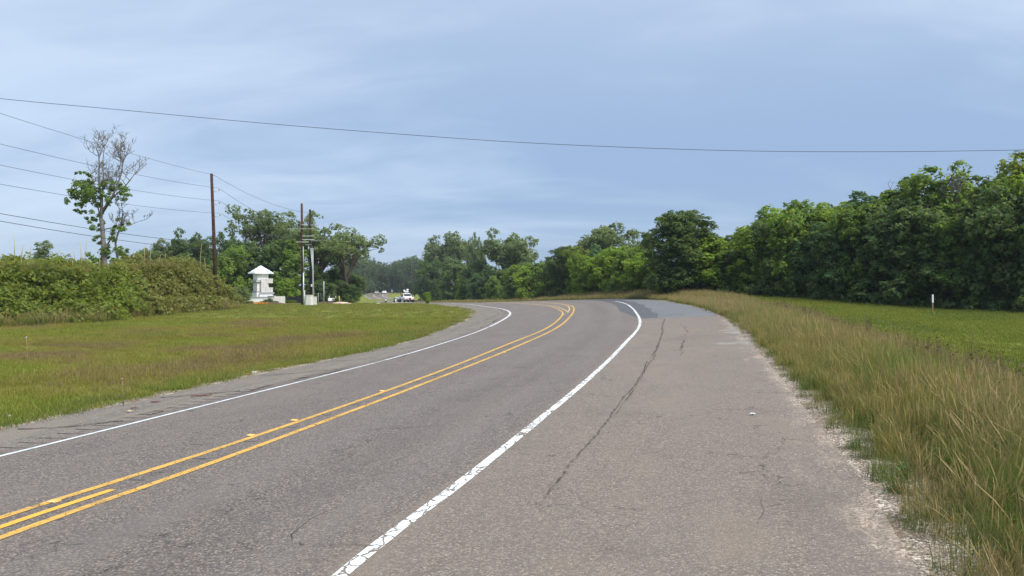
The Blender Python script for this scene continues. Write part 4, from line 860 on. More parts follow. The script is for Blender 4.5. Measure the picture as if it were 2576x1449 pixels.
# thin dead stalks standing out of the thicket
STK = [(38, 590, 660), (52, 616, 662), (75, 618, 662), (180, 655, 690), (192, 622, 690), (208, 610, 690), (212, 600, 690), (250, 640, 672), (365, 615, 668), (376, 608, 668), (399, 640, 672), (418, 636, 670), (502, 612, 680), (518, 648, 682)]
for i, (xu, y0, y1) in enumerate(STK):
    D = thicket_D(xu) + 4.2; X = (xu - CX) / F * D; z0 = zat(y1, D); z1 = zat(y0, D); a = rng.normal(0, .05)
    o = mesh_obj('dead_stalk', *tube_arrays([(X, D, z0 - 1.2), (X + a, D, (z0 + z1) / 2), (X + 2.2 * a, D, z1)], [.03, .024, .010], 5), M['straw'], None, True)
    tag(o, 'thin bare dead stalk standing out of the thicket, %s counted from the left' % ordw(i), 'stalk', 'dead stalks above the thicket')

# ------------------------------------------------------------------ half-dead tree behind the thicket
def dead_tree():
    D = 58.0; X, Y, z0 = at(266, D); top = zat(330, D) - z0
    root = thing('half_dead_tree', 'tall half-dead tree with bare grey upper branches and leafy vines lower down', 'tree', (X, Y, z0)); root.scale = (1, 1, .93)
    r = np.random.default_rng(77); acc = Acc(); tw = Acc(); ends = []
    u = D / F                                                     # metres per frame unit at this distance
    def pt(xu, yu, dy=0.0): return np.array([(xu - 266) * u, dy, zat(yu, D) - z0])
    def br(pts, r0, r1, n=6):
        P = catmull(np.array(pts), .35); P = P + np.cumsum(r.normal(0, .012, P.shape), 0); acc.tube(P, np.linspace(r0, r1, len(P)), n, False); return P
    def sub(P, depth, L0, r0):
        for _ in range(6 if depth == 0 else 5):
            q = P[r.integers(len(P) // 3, len(P))]; d = r.normal(size=3) * np.array([.75, .6, .4]); d[2] = abs(d[2]) + .55; d /= np.linalg.norm(d); L_ = L0 * r.uniform(.5, 1.15)
            k = np.linspace(0, 1, 7)[:, None]; Q = q + d * L_ * k + np.cumsum(r.normal(0, L_ * .045, (7, 3)), 0); Q[:, 2] += k[:, 0] ** 2 * L_ * .15
            (acc if depth == 0 else tw).tube(Q, np.maximum(.011, np.linspace(r0, r0 * .4, 7)), 5 if depth == 0 else 4, False); ends.append(Q[-1])
            if depth < 2: sub(Q, depth + 1, L0 * .52, r0 * .5)
    trunk = br([pt(266, 700), pt(264, 655), pt(261, 600), pt(258, 550), pt(255, 530)], .21, .15, 9)
    tops = [([pt(255, 530), pt(250, 480, .2), pt(243, 430, .3), pt(247, 380, .2), pt(240, 345, .3)], .11, .02), ([pt(255, 530), pt(262, 480, -.3), pt(268, 430, -.4), pt(262, 385, -.2), pt(268, 342, -.4)], .10, .02),
            ([pt(256, 520), pt(275, 480, .3), pt(285, 445, .5), pt(300, 400, .4), pt(296, 350, .6)], .10, .02), ([pt(257, 515), pt(282, 490, -.4), pt(305, 450, -.6), pt(316, 410, -.5), pt(326, 352, -.6)], .10, .02),
            ([pt(256, 510), pt(290, 470, 0), pt(318, 440, .1), pt(335, 420, 0), pt(350, 398, .1)], .08, .015), ([pt(254, 530), pt(236, 490, .4), pt(222, 455, .5), pt(216, 420, .4)], .07, .012)]
    for p, a, b in tops: sub(br(p, a, b), 0, 1.45, .035)
    sub(br([pt(262, 562), pt(290, 556, .2), pt(320, 552, .3), pt(350, 540, .2)], .06, .015), 0, .9, .025)
    t2 = br([pt(288, 700, .6), pt(287, 650, .6), pt(282, 600, .5), pt(290, 560, .6), pt(300, 515, .5)], .12, .04, 7); sub(t2, 0, 1.0, .03); sub(br([pt(268, 610), pt(276, 580, .3), pt(284, 560, .4)], .07, .03), 1, .7, .02)
    acc.obj('trunk', M['bark_pale'], root); tw.obj('twigs', M['bark_pale'], root)
    lobes = []
    for xu, yu, R, k in [(205, 445, .55, 1), (190, 458, .5, 1), (222, 440, .5, 1), (215, 465, .55, 1), (235, 455, .6, 1), (200, 480, .5, 1), (185, 485, .35, 1), (225, 485, .5, 1), (210, 505, .4, 1), (203, 520, .28, 1), (238, 480, .45, 1), (280, 450, .45, 1), (300, 452, .45, 1), (318, 462, .4, 1), (262, 440, .4, 1), (270, 475, .45, 1), (295, 480, .4, 1), (240, 520, .35, 1), (232, 545, .3, 1),
                     (243, 560, .32, 1), (290, 545, .3, 1), (305, 560, .3, 1), (246, 590, .3, 1), (285, 585, .3, 1), (250, 625, .5, 1), (236, 632, .45, 1), (268, 622, .4, 1), (300, 618, .4, 1), (318, 625, .4, 1), (330, 632, .3, 1), (246, 645, .3, 1), (212, 408, .22, 1), (217, 430, .25, 1)]:
        for _ in range(4): lobes.append((pt(xu + r.normal(0, 9), yu + r.normal(0, 7), r.normal(0, .5)), R * .5, .35 + r.normal(0, .12)))
    V, F_, T = lobe_leaves(lobes, .095, .36, r, .8); mesh_obj('vine_leaves', V, F_, M['leaf_wood'], root, False, None, T)
dead_tree()
# bare twig tree left of the oaks
def bare_top(xu, D, y0, y1, wu, label, seed, m='bark'):
    X, Y, z0 = at(xu, D); r = np.random.default_rng(seed); acc = Acc(); root = thing('bare_tree', label, 'tree', (X, Y, z0)); u = D / F; h = zat(y0, D) - z0; hb = zat(y1, D) - z0
    acc.tube([(0, 0, -.3), (.1, 0, hb * .6), (0, .1, hb)], [.16, .12, .09], 6, False); tw = acc
    for i in range(9):
        e = np.array([r.uniform(-.5, .5) * wu * u, r.normal(0, .6), hb + (h - hb) * r.uniform(.55, 1)]); P = limb(acc, (0, 0, hb * r.uniform(.8, 1)), e, .06, .015, r, .18, 5, 8)
        for j in range(9):
            q = P[r.integers(2, 8)]; d = r.normal(size=3); d[2] = abs(d[2]) + .4; d /= np.linalg.norm(d); limb(tw, q, q + d * r.uniform(.4, 1.1), .016, .006, r, .15, 4, 5)
    acc.obj('trunk', M[m], root)
bare_top(618, 108, 548, 640, 60, 'bare brown twiggy tree at the left edge of the tallest oak', 91)
bare_top(2262, 54.5, 452, 560, 55, 'bare pale branches of a dead tree inside the right-hand wood', 93, 'bark_pale')
bare_top(1508, 88.5, 668, 720, 45, 'small pale dead sapling in front of the bright trees at the bend', 94, 'bark_pale')
bare_top(2402, 49, 432, 520, 60, 'bare grey twiggy treetop right of the tallest thin-crowned tree', 92, 'bark_pale')

# ------------------------------------------------------------------ utility poles and wires
def pole(xb, xt, D, ytop, label, m, r0=.17, group='utility poles'):
    X, Y, z0 = at(xb, D); ht = zat(ytop, D) - z0; dx = (xt - xb) / F * D
    root = thing('utility_pole', label, 'utility pole', (X, Y, z0), 0, group)
    tube('shaft', [(0, 0, -.5), (dx * .5, 0, ht * .5), (dx, 0, ht)], [r0, r0 * .85, r0 * .68], M[m], root, 10)
    return root, np.array([X, Y, z0]), dx, ht
D1, D2, D3 = 62.5, 77.0, 86.0
p1, b1, dx1, h1 = pole(545, 532, D1, 437, 'leaning dark brown wooden utility pole standing out of the bramble mound', 'pole_wood', .17)
p2, b2, dx2, h2 = pole(762, 759, D2, 512, 'brown utility pole with a long grey pipe, left of the two close poles', 'pole_wood', .165)
p3, b3, dx3, h3 = pole(783, 780, D3, 527, 'dark utility pole with bundled white conduits, right of the two close poles', 'pole_wood_dark', .19)
def on(b, dx, ht, yu, D): z = zat(yu, D); f = (z - b[2]) / ht; return np.array([b[0] + dx * f, b[1], z])
ATT1 = []
for yu in (480, 512, 543):                                       # side brackets with standing insulators
    c = on(b1, dx1, h1, yu, D1); l = c - b1
    br_ = tube('bracket', [(l[0] + .1, 0, l[2] - .10), (l[0] + .35, 0, l[2] - .04), (l[0] + .60, 0, l[2] + .02)], [.032, .03, .028], M['insul'], p1, 8)
    tube('insulator', [(l[0] + .60, 0, l[2] + .0), (l[0] + .60, 0, l[2] + .07), (l[0] + .60, 0, l[2] + .14), (l[0] + .60, 0, l[2] + .24)], [.035, .06, .04, .055], M['sign_back'], br_, 8)
    ATT1.append(c + np.array([.60, 0, .24]))
ctop = on(b1, dx1, h1, 440, D1); tube('insulator', [(dx1 + .1, 0, h1 - .12), (dx1 + .22, 0, h1 - .12)], [.04, .05], M['sign_back'], p1, 8); ctop = ctop + np.array([.18, 0, 0])
# cross arms, conduits
for yu, a0, a1, m in ((566, 0, 1.1, 'insul'), (576, -2.4, 2.4, 'galv'), (594, .1, 2.2, 'insul'), (603, .1, 2.2, 'insul'), (609, -.9, 1.2, 'insul')):
    c = on(b2, dx2, h2, yu, D2) - b2; bm_obj('crossarm', B((c[0] + (a0 + a1) / 2 * .62, -.19, c[2]), ((a1 - a0) * .62, .055, .05), .01), M[m], p2)
for yu, a0, a1 in ((566, .1, 2.0), (594, -.8, .6), (606, .1, 1.6), (616, -.9, .3)):
    c = on(b3, dx3, h3, yu, D3) - b3; bm_obj('crossarm', B((c[0] + (a0 + a1) / 2 * .6, -.24, c[2]), ((a1 - a0) * .6, .05, .045), .01), M['galv'], p3)
zc = zat(686, D2) - b2[2]
tube('conduit', [(.12, -.17, -.3), (.11, -.17, zc)], .07, M['galv'], p2, 8); tube('conduit', [(.10, -.17, zc), (.08, -.17, zat(620, D2) - b2[2])], .035, M['galv'], p2, 6); tube('conduit', [(.24, -.17, -.2), (.24, -.17, 1.6)], .035, M['insul'], p2, 6)
zt, zm = zat(624, D3) - b3[2], zat(680, D3) - b3[2]
for k_ in range(4):
    x0 = -.02 + k_ * .10; x1 = .24 + k_ * .035
    tube('conduit', [(x1, -.24, -.3), (x1, -.24, zm * .6), (x1 - .02, -.24, zm), (x0, -.24, zt)], .024, M['galv'], p3, 6)
bm_obj('junction_box', B((.12, -.26, zat(718, D3) - b3[2]), (.16, .14, .30), .02), M['insul'], p3)
# wires: through the poles and on past the left of the frame
def wire(pts, label, r0=.012, n=40):
    P = np.array(pts, float)
    if len(P) == 3:                                                # hanging curve through three points
        t1 = np.hypot(*(P[1] - P[0])[:2]) / (np.hypot(*(P[1] - P[0])[:2]) + np.hypot(*(P[2] - P[1])[:2])); q = np.linspace(0, 1, n)
        L0 = (q - t1) * (q - 1) / (t1); L1 = q * (q - 1) / (t1 * (t1 - 1)); L2 = q * (q - t1) / (1 - t1); C = L0[:, None] * P[0] + L1[:, None] * P[1] + L2[:, None] * P[2]
    else: C = catmull(P, 1.0)
    V, Fc = tube_arrays(C, [r0] * len(C), 5); return tag(mesh_obj('power_wire', V, Fc, M['wire'], None, True), label, 'wire', 'overhead wires')
LW_ = [(285, 'uppermost wire running left from the top of the leaning pole'), (362, 'second wire from the top running left from the leaning pole'), (415, 'third wire from the top running left from the leaning pole'), (463, 'fourth wire from the top running left from the leaning pole'), (537, 'upper of the two low wires running left behind the dead tree trunk'), (556, 'lowest wire of all running left from the leaning pole')]
starts = [ctop] + ATT1 + [on(b1, dx1, h1, 612, D1), on(b1, dx1, h1, 629, D1)]
for (y0, l), a in zip(LW_, starts):
    Dm = 36.5; m_ = np.array([(0 - CX) / F * Dm, Dm, zat(y0, Dm)]); e = np.array([-29.5, 8.0, m_[2] + (m_[2] - a[2]) * .9 + 2.3])
    wire([a, m_, e], l, .011 if y0 < 500 else .016)
for a, yu, (b, dx, ht, D), l, sg in [(ctop, 533, (b2, dx2, h2, D2), 'top wire between the leaning pole and the two close poles', .45), (ATT1[0], 577, (b2, dx2, h2, D2), 'second wire between the leaning pole and the two close poles', .5), (ATT1[1], 594, (b2, dx2, h2, D2), 'third wire between the leaning pole and the two close poles', .5), (ATT1[2], 606, (b2, dx2, h2, D2), 'fourth wire between the leaning pole and the two close poles', .5), (starts[4], 690, (b2, dx2, h2, D2), 'upper low wire between the leaning pole and the two close poles', .4), (starts[5], 705, (b2, dx2, h2, D2), 'lower low wire between the leaning pole and the two close poles', .4)]:
    c = on(b, dx, ht, yu, D) + np.array([-.1, -.1, 0]); m_ = (a + c) / 2; m_[2] -= sg; wire([a, m_, c], l, .013)
a = on(b2, dx2, h2, 533, D2); c = on(b3, dx3, h3, 532, D3); m_ = (a + c) / 2; m_[2] -= .1; wire([a, m_, c], 'short wire between the tops of the two close poles', .012)
Dw = 34.0
wire([((x - CX) / F * Dw, Dw, zat(y, Dw)) for x, y in [(-1500, 70), (-900, 142), (-400, 204), (0, 248), (300, 276), (640, 308), (960, 334), (1288, 357), (1600, 371.5), (1900, 380), (2240, 381.5), (2576, 377), (2900, 368), (3400, 345), (4200, 290)]], 'single long wire sagging right across the sky above the road', .0125)

# ------------------------------------------------------------------ entrance gate tower and walls
Dg = 88.0; ug = Dg / F
def gz_(y): return zat(y, Dg)
Xg, Yg, Zg = at(656, Dg); 
R45 = Matrix.Rotation(math.radians(40), 3, 'Z')
gt = thing('gate_tower', 'white entrance tower with a pale metal pyramid roof and stone panels', 'tower', (Xg, Yg, Zg))
def hz(y): return gz_(y) - Zg
def sq(name, y0, y1, w_, m, off=0.0, parent=gt): return bm_obj(name, B((off, 0, (hz(y0) + hz(y1)) / 2), (w_, w_, abs(hz(y1) - hz(y0))), .015, R45), M[m], parent)
wq = 40 * ug / 1.41
sq('wall', 704, 686, wq, 'white_wall'); sq('cornice', 709.8, 704.6, wq * 1.24, 'trim_grey'); sq('stone_panel', 732, 710, wq * .99, 'marble'); sq('cornice', 735.4, 732.2, wq * 1.14, 'trim_grey'); sq('plinth', 768, 735.6, wq * 1.10, 'white_wall')
bm = bmesh.new(); wr = 66 * ug / 1.41 / 2 * 1.02; apex = hz(667.5); ev = hz(687)
c4 = [bm.verts.new(R45 @ Vector((sx * wr, sy * wr, ev))) for sx, sy in ((1, 1), (-1, 1), (-1, -1), (1, -1))]; ap = bm.verts.new((0, 0, apex)); lo = [bm.verts.new((v.co.x, v.co.y, ev - .10)) for v in c4]
for i in range(4): bm.faces.new((c4[i], c4[(i + 1) % 4], ap)); bm.faces.new((lo[i], lo[(i + 1) % 4], c4[(i + 1) % 4], c4[i]))
bm.faces.new(lo[::-1]); roof = bm_obj('roof', bm, M['metal_white'], gt)
for i in range(4):                                                # standing seams, each a part of the roof
    a, b = (R45 @ Vector((sx * wr, sy * wr, ev)) for sx, sy in (((1, 1), (-1, 1)), ((-1, 1), (-1, -1)), ((-1, -1), (1, -1)), ((1, -1), (1, 1)))[i])
    for j in range(0, 8):
        f = (j + .5) / 8 if j else .02; p = a.lerp(b, f); g = 1 - abs(2 * f - 1); mid = a.lerp(b, .5); q = p + (Vector((0, 0, apex)) - mid) * g; 
        tube('standing_seam', [tuple(p + Vector((0, 0, .02))), tuple(q + Vector((0, 0, .02)))], .018, M['metal_white'], roof, 4)
sign = thing('stone_sign_wall', 'mottled stone sign panel with a square notch, right of the gate tower', 'sign wall', (Xg + 20 * ug, Yg - wq * .62, Zg))
def slab(name, x0, x1, y0, y1, d, m, parent, yoff=0.0): return bm_obj(name, B((((x0 + x1) / 2 - 676) * ug, yoff, (hz(y0) + hz(y1)) / 2), ((x1 - x0) * ug, d, abs(hz(y1) - hz(y0))), .01), M[m], parent)
slab('panel', 664.5, 681, 735, 701.5, .40, 'marble', sign); slab('panel', 681.2, 691, 712.5, 701, .42, 'marble', sign); slab('panel', 681.2, 691, 735, 723, .42, 'marble', sign); slab('ledge', 660, 694, 739.5, 735.2, .62, 'trim_grey', sign); slab('base', 661, 692, 767, 739.7, .55, 'white_wall', sign)
wl = thing('garden_wall', 'low white rendered wall with a grey coping in front of the gate tower', 'wall', (Xg - 10 * ug, Yg - 1.6, Zg))
def slab2(name, x0, x1, y0, y1, d, m, parent, yoff=0.0): return bm_obj(name, B((((x0 + x1) / 2 - 646) * ug, yoff, (hz(y0) + hz(y1)) / 2), ((x1 - x0) * ug, d, abs(hz(y1) - hz(y0))), .01), M[m], parent)
slab2('wall', 588, 683, 772, 748.5, .28, 'white_wall', wl); slab2('coping', 586, 684, 748.3, 746, .40, 'trim_grey', wl)
w2 = thing('stone_wall', 'short pale stone-faced wall block right of the low white wall', 'wall', (Xg - 10 * ug, Yg - 1.2, Zg)); slab2('wall', 690, 723.5, 768, 745.3, .5, 'marble', w2); slab2('coping', 683, 700, 745.2, 743.6, .7, 'trim_grey', w2)
fe = thing('dark_fence', 'low black fabric fence right of the stone wall', 'fence', (*at(755, 92)[:2], Zg)); bm_obj('fabric', B((-.2, 0, .45), (3.0, .03, .9), 0), M['fence_cloth'], fe)
for k_ in range(4): bm_obj('post', B((-1.65 + k_ * .97, .04, .5), (.05, .05, 1.05), 0), M['stake'], fe)
def shrub(xu, D, ytop, wu, label, lm='leaf_dark', name='shrub', grp='garden shrubs'): return tree(name, label, 'shrub', xu, D, ytop, wu, lm, 'bark', grp, cat='shrub')
for x, y, wu, l, lm in [(625, 757, 30, 'rounded clipped shrub in front of the low white wall', 'leaf_wood'), (677, 751, 26, 'dark bush in front of the stone wall', 'leaf_dark'), (666, 757, 24, 'low dark bush right of the orange flower bed', 'leaf_dark'), (690, 757, 20, 'small dark bush at the end of the planting bed', 'leaf_dark'), (733, 755, 24, 'small round shrub in front of the black fence', 'leaf_wood'), (605, 722, 40, 'loose pale-flowering shrub left of the gate tower', 'leaf_oak'), (845, 748, 26, 'dark bush right of the yellow post', 'leaf_dark'), (838, 735, 14, 'narrow dark bush behind the yellow post', 'leaf_dark'), (1075, 735, 16, 'small bright conical bush at the roadside beyond the truck', 'leaf_bright')]:
    shrub(x, 84.5 if x < 760 else 96, y, wu, l, lm)
# sago palm
pm = thing('palm_plant', 'small palm with arching grey-green fronds before the low white wall', 'palm', (*at(616, 85.5)[:2], float(at(616, 85.5)[2]))); tube('trunk', [(0, 0, -.1), (0, 0, .7), (0, 0, 1.3)], [.11, .10, .08], M['bark'], pm)
for k_ in range(13):
    a = k_ * 2.4; L_ = .75 + .3 * rng.random(); q = np.linspace(0, 1, 7); P = np.c_[np.cos(a) * L_ * q, np.sin(a) * L_ * q, 1.3 + .55 * q - .75 * q ** 2]; V, Fc = [], []
    for i in range(7):
        nrm = np.array([-math.sin(a), math.cos(a), 0]) * .11 * math.sin(math.pi * (.12 + .86 * q[i])); V += [P[i] - nrm - np.array([0, 0, .04]), P[i], P[i] + nrm - np.array([0, 0, .04])]
    for i in range(6): Fc += [(3 * i, 3 * i + 1, 3 * i + 4, 3 * i + 3), (3 * i + 1, 3 * i + 2, 3 * i + 5, 3 * i + 4)]
    o = mesh_obj('frond', np.array(V), Fc, M['leaf_oak'], pm, False, None, np.tile([.7, .2, .5, 1], (len(V), 1)))
# planting bed, flowers, brick edging
X_, Y_, Z_ = at(690, 83.0); bed = tag(mesh_obj('planting_bed', *(lambda a: (a[0], a[1]))(tube_arrays([(X_ - 3.6, Y_ + .3, Z_ - .12), (X_ - 2, Y_, Z_ - .02), (X_, Y_, Z_), (X_ + 1.6, Y_ + .2, Z_ - .10)], [.25, .34, .34, .2], 8)), M['mulch'], None, True), 'long dark mulch bed below the shrubs by the gate', 'flower bed')
r_ = np.random.default_rng(3); fb = thing('flower_bed', 'bright orange flowers in front of the low white wall', 'flowers', (*at(655, 82.5)[:2], float(at(655, 82.5)[2])))
V, F_, T = lobe_leaves([(np.array([(-.8 + .11 * i), r_.normal(0, .1), .12 + .05 * r_.random()]), .13, .5) for i in range(15)], .03, .5, r_, .5); mesh_obj('blossom', V, F_, M['flower'], fb, False, None, T); V, F_, T = lobe_leaves([(np.array([(-.8 + .11 * i), 0, .04]), .12, .4) for i in range(15)], .035, .3, r_, .5); mesh_obj('foliage', V, F_, M['leaf_wood'], fb, False, None, T)
be = thing('brick_edging', 'short row of orange bricks at the right end of the planting bed', 'bricks', (*at(728, 82)[:2], float(at(728, 82)[2])))
for k_ in range(7): bm_obj('brick', B((-.42 + k_ * .225, rng.normal(0, .01), .09), (.215, .11, .16), .008), M['brick_red'], be)
# utility cabinets by the close poles
for xu, D, w_, h_, l in [(778, 74.0, .62, 1.02, 'taller white utility cabinet between the two close poles'), (791, 78.5, .46, .86, 'smaller white utility cabinet right of the close poles')]:
    X, Y, z = at(xu, D); c = thing('utility_cabinet', l, 'cabinet', (X, Y, z), rng.normal(0, .1), 'utility cabinets'); bm_obj('body', B((0, 0, h_ / 2), (w_, w_ * .8, h_), .02), M['cabinet'], c); bm_obj('lid', B((0, 0, h_ + .03), (w_ * 1.08, w_ * .88, .07), .015), M['cabinet'], c); bm_obj('door', B((0, -w_ * .41, h_ * .5), (w_ * .82, .02, h_ * .82), .004), M['cabinet'], c); bm_obj('base', B((0, 0, .02), (w_ * 1.3, w_ * 1.1, .10), .01), M['galv'], c)

# ------------------------------------------------------------------ posts, signs and site clutter beyond the field
def post(name, xu, D, y0, w_, m, label, cat='post'):
    X, Y, z = at(xu, D); h = zat(y0, D) - z; o = mesh_obj(name, *tube_arrays([(X, Y, z - .2), (X, Y, z + h * .97), (X, Y, z + h)], [w_, w_, w_ * .6], 8), M[m], None, True); return tag(o, label, cat)
post('lamp_post', 814.5, 92, 708, .085, 'galv', 'plain light grey steel post beside the oak trunk')
post('slim_post', 800.5, 91, 737, .04, 'galv', 'thin pale post left of the dark bin-like posts by the oak'); post('dark_post', 805.5, 91.5, 737, .13, 'dark', 'thick dark post between two pale posts by the oak')
post('wooden_stake', 790, 83, 728, .04, 'stake', 'thin leaning tan stake beside the smaller utility cabinet'); post('yellow_marker_post', 853.5, 92, 744.5, .06, 'yellow_post', 'bright yellow marker post beside the dirt pile')
def sign_board(xu, D, y0, y1, wu, m, label, band=None, legs=2, name='road_sign', tilt=0.0, ztop=None):
    X, Y, z = at(xu, D); w_ = wu / F * D; a, b = zat(y1, D) - z, zat(y0, D) - z; o = thing(name, label, 'sign', (X, Y, z), tilt); bm_obj('panel', B((0, -.04, (a + b) / 2), (w_, .03, b - a), .004), M[m], o)
    for k_ in ([-.32, .32] if legs == 2 else [0]): bm_obj('post', B((k_ * w_, 0, b / 2 - .2), (.06, .05, b + .3), 0), M['galv'], o)
    if band: bm_obj('band', B((0, -.062, a + (b - a) * band[0]), (w_ * .86, .008, (b - a) * band[1]), .002), M[band[2]], o)
    return o
sign_board(886, 235, 731, 742.5, 8, 'sign_blue', 'blue and white roadside sign in front of the far wood', (.78, .36, 'sign_white'))
so = sign_board(833, 118, 735.5, 741.5, 13, 'sign_white', 'white rectangular sign board behind the construction clutter')
for k_ in range(3): bm_obj('text_line', B((-.02, -.062, .55 + .11 * k_ + zat(741.5, 118) - so.location.z - .45), (.55, .006, .03), 0), M['sign_back'], so)
sb = sign_board(970.5, 150, 752, 760.5, 5, 'car_dark', 'small dark blue sign on the near side of the truck', (.7, .4, 'sign_white'), 1)
sign_board(986, 335, 729, 734, 4.5, 'sign_back', 'grey back of a road sign right of the white car', None, 1)
post('thin_post', 987.5, 148, 753, .035, 'galv', 'thin grey post just left of the truck trailer')
# white utility cart
X, Y, z = at(836, 96); cart = thing('utility_cart', 'small white utility cart among the construction clutter', 'cart', (X, Y, z)); bm_obj('body', B((0, 0, .62), (.86, 1.3, .42), .08), M['car_white'], cart); bm_obj('bumper', B((0, -.62, .32), (.8, .14, .2), .03), M['dark'], cart)
for sx in (-1, 1):
    bm_obj('corner_post', B((sx * .43, .1, .80), (.07, .07, .62), .01), M['sign_white'], cart); tube('wheel', [(sx * .34, -.4, .2), (sx * .46, -.4, .2)], .2, M['tyre'], cart, 12); tube('wheel', [(sx * .34, .45, .2), (sx * .46, .45, .2)], .2, M['tyre'], cart, 12)
# dirt and rubble
def heap(name, xu, D, w_, d_, h_, m, label, seed):
    X, Y, z = at(xu, D); r = np.random.default_rng(seed); bm = bmesh.new(); bmesh.ops.create_icosphere(bm, subdivisions=3, radius=1)
    for v in bm.verts: k = 1 + .25 * float(vnoise(v.co.x * 2 + seed, v.co.y * 2 + v.co.z, 1.5)) + r.normal(0, .03); v.co = Vector((v.co.x * w_ * k, v.co.y * d_ * k, max(-.05, v.co.z * h_ * k)))
    o = bm_obj(name, bm, M[m], None, True); o.location = (X, Y, z); return tag(o, label, 'heap')
heap('dirt_heap', 858, 90, 1.1, .6, .30, 'sand', 'low heap of pale pinkish dirt at the foot of the yellow post', 1); heap('rubble_heap', 822, 90.5, 1.6, .5, .30, 'mulch', 'dark low heap of debris left of the dirt heap', 2); heap('dirt_heap', 876, 89, .5, .4, .16, 'sand', 'smallest low dirt heap right of the yellow post', 4)
# pale driveway crossing to the gate
P = cast([(880, 765.6), (940, 764.2), (1000, 762.6), (1060, 761.2)]); V = []
dw = catmull(np.vstack([[P[0][0] - 6, P[0][1] + 1], P]), .8); n = len(dw); tg = np.gradient(dw, axis=0); tg /= np.hypot(tg[:, 0], tg[:, 1])[:, None]; nn = np.c_[-tg[:, 1], tg[:, 0]]; V = np.vstack([dw, dw + nn * 3.2]); V = np.c_[V, H(V[:, 0], V[:, 1]) + .05]; i = np.arange(n - 1)
M['concrete'] = plain('concrete', (.46, .43, .38), .9, .2, 0, .12, 2)
tag(mesh_obj('driveway', V, np.stack([i, i + 1, i + n + 1, i + n], -1), M['concrete'], None, True), kind='structure')

# ------------------------------------------------------------------ vehicles
def wheels(o, xs, ys, r0, w_):
    for yy in ys:
        for sx in (-1, 1):
            t = tube('wheel', [(sx * (xs - w_), yy, r0), (sx * xs, yy, r0)], r0, M['tyre'], o, 16); tube('rim', [(sx * (xs - .02), yy, r0), (sx * (xs + .012), yy, r0)], r0 * .58, M['car_silver'], t, 12)
def loft(name, secs, m, parent, bev=.04):
    """secs: list of (y, half width, z0, z1) cross sections from nose to tail"""
    bm = bmesh.new(); R_ = []
    for y, hw, z0, z1 in secs:
        R_.append([bm.verts.new(p) for p in ((-hw, y, z0), (hw, y, z0), (hw * 1.0, y, z0 + (z1 - z0) * .6), (hw * .92, y, z1), (-hw * .92, y, z1), (-hw, y, z0 + (z1 - z0) * .6))])
    for a, b in zip(R_[:-1], R_[1:]):
        for i in range(6): bm.faces.new((a[i], a[(i + 1) % 6], b[(i + 1) % 6], b[i]))
    bm.faces.new(R_[0][::-1]); bm.faces.new(R_[-1]); bmesh.ops.recalc_face_normals(bm, faces=bm.faces[:])
    if bev: bmesh.ops.bevel(bm, geom=bm.edges[:], offset=bev, segments=2, affect='EDGES', clamp_overlap=True)
    return bm_obj(name, bm, M[m], parent, False)
def facing(s, t):
    x, y = xy(s, t); tx, ty = np.interp(s, AS, _T[:, 0]), np.interp(s, AS, _T[:, 1]); return float(x), float(y), float(H(float(x), float(y))[0]) + .013, math.atan2(-tx, ty)
def s_at(Yq): return float(AS[np.argmin(np.abs(AX[:, 1] - Yq) + 1e3 * (AS < 0))])
s_t = s_at(148); tp = np.array([(1020.5 - CX) / F * 148, 148]); _, t_t = st(*tp); x, y, z, rz = facing(s_t, float(t_t[0]))
tk = thing('pickup_truck', 'white pickup truck with red bull bar and white gear on its roof, coming towards us', 'pickup truck', (x, y, z), rz + .12)
loft('body', [(-2.75, .86, .55, .92), (-2.65, .94, .48, 1.10), (-1.5, .96, .46, 1.18), (-1.2, .97, .46, 1.16), (2.6, .97, .46, 1.15), (2.75, .93, .5, 1.1)], 'car_white', tk, .05)
loft('cab', [(-1.3, .90, 1.10, 1.2), (-.55, .78, 1.10, 1.86), (.9, .78, 1.10, 1.88), (1.2, .86, 1.1, 1.2)], 'car_white', tk, .05)
bm_obj('windscreen', B((0, -1.0, 1.53), (1.42, .02, .72), .01, Matrix.Rotation(math.radians(-48), 3, 'X')), M['glass'], tk)
for sx in (-1, 1):
    bm_obj('side_window', B((sx * .845, .15, 1.52), (.02, 1.1, .42), .01), M['glass'], tk); bm_obj('mirror', B((sx * 1.12, -.75, 1.28), (.2, .1, .26), .03), M['dark'], tk); bm_obj('headlight', B((sx * .74, -2.72, .88), (.3, .08, .18), .03), M['lamp_glass'], tk)
    bm_obj('rear_light_post', B((sx * .98, .9, 1.65), (.08, .1, .75), .01), M['red'], tk)
bm_obj('grille', B((0, -2.76, .86), (1.0, .06, .30), .02), M['red'], tk); bb = bm_obj('bumper', B((0, -2.84, .52), (1.85, .16, .26), .04), M['dark'], tk)
for sx in (-1, 1): tube('spot_lamp', [(sx * .36, -2.88, .74), (sx * .36, -2.98, .74)], .15, M['lamp_glass'], tk, 14)
tube('bull_bar', [(-.8, -2.95, .5), (-.66, -2.95, 1.0), (.66, -2.95, 1.0), (.8, -2.95, .5)], .045, M['red'], tk, 8); rk = bm_obj('roof_rack', B((0, .2, 1.98), (1.3, 1.4, .10), .02), M['dark'], tk)
for sx, zz, yy in ((-.42, 2.42, 0), (.32, 2.60, .3)): bm_obj('roof_lamp', B((sx, yy, zz), (.38, .34, .34), .06), M['sign_white'], tk); tube('lamp_stand', [(sx * .6, yy, 1.95), (sx, yy, zz)], .05, M['sign_white'], tk, 6)
bm_obj('equipment_box', B((.05, .2, 2.18), (.85, .6, .26), .04), M['sign_white'], tk); wheels(tk, .98, (-1.85, 1.75), .40, .28)
x, y, z, rz = facing(s_t + 2.0, float(t_t[0]) - 1.75)
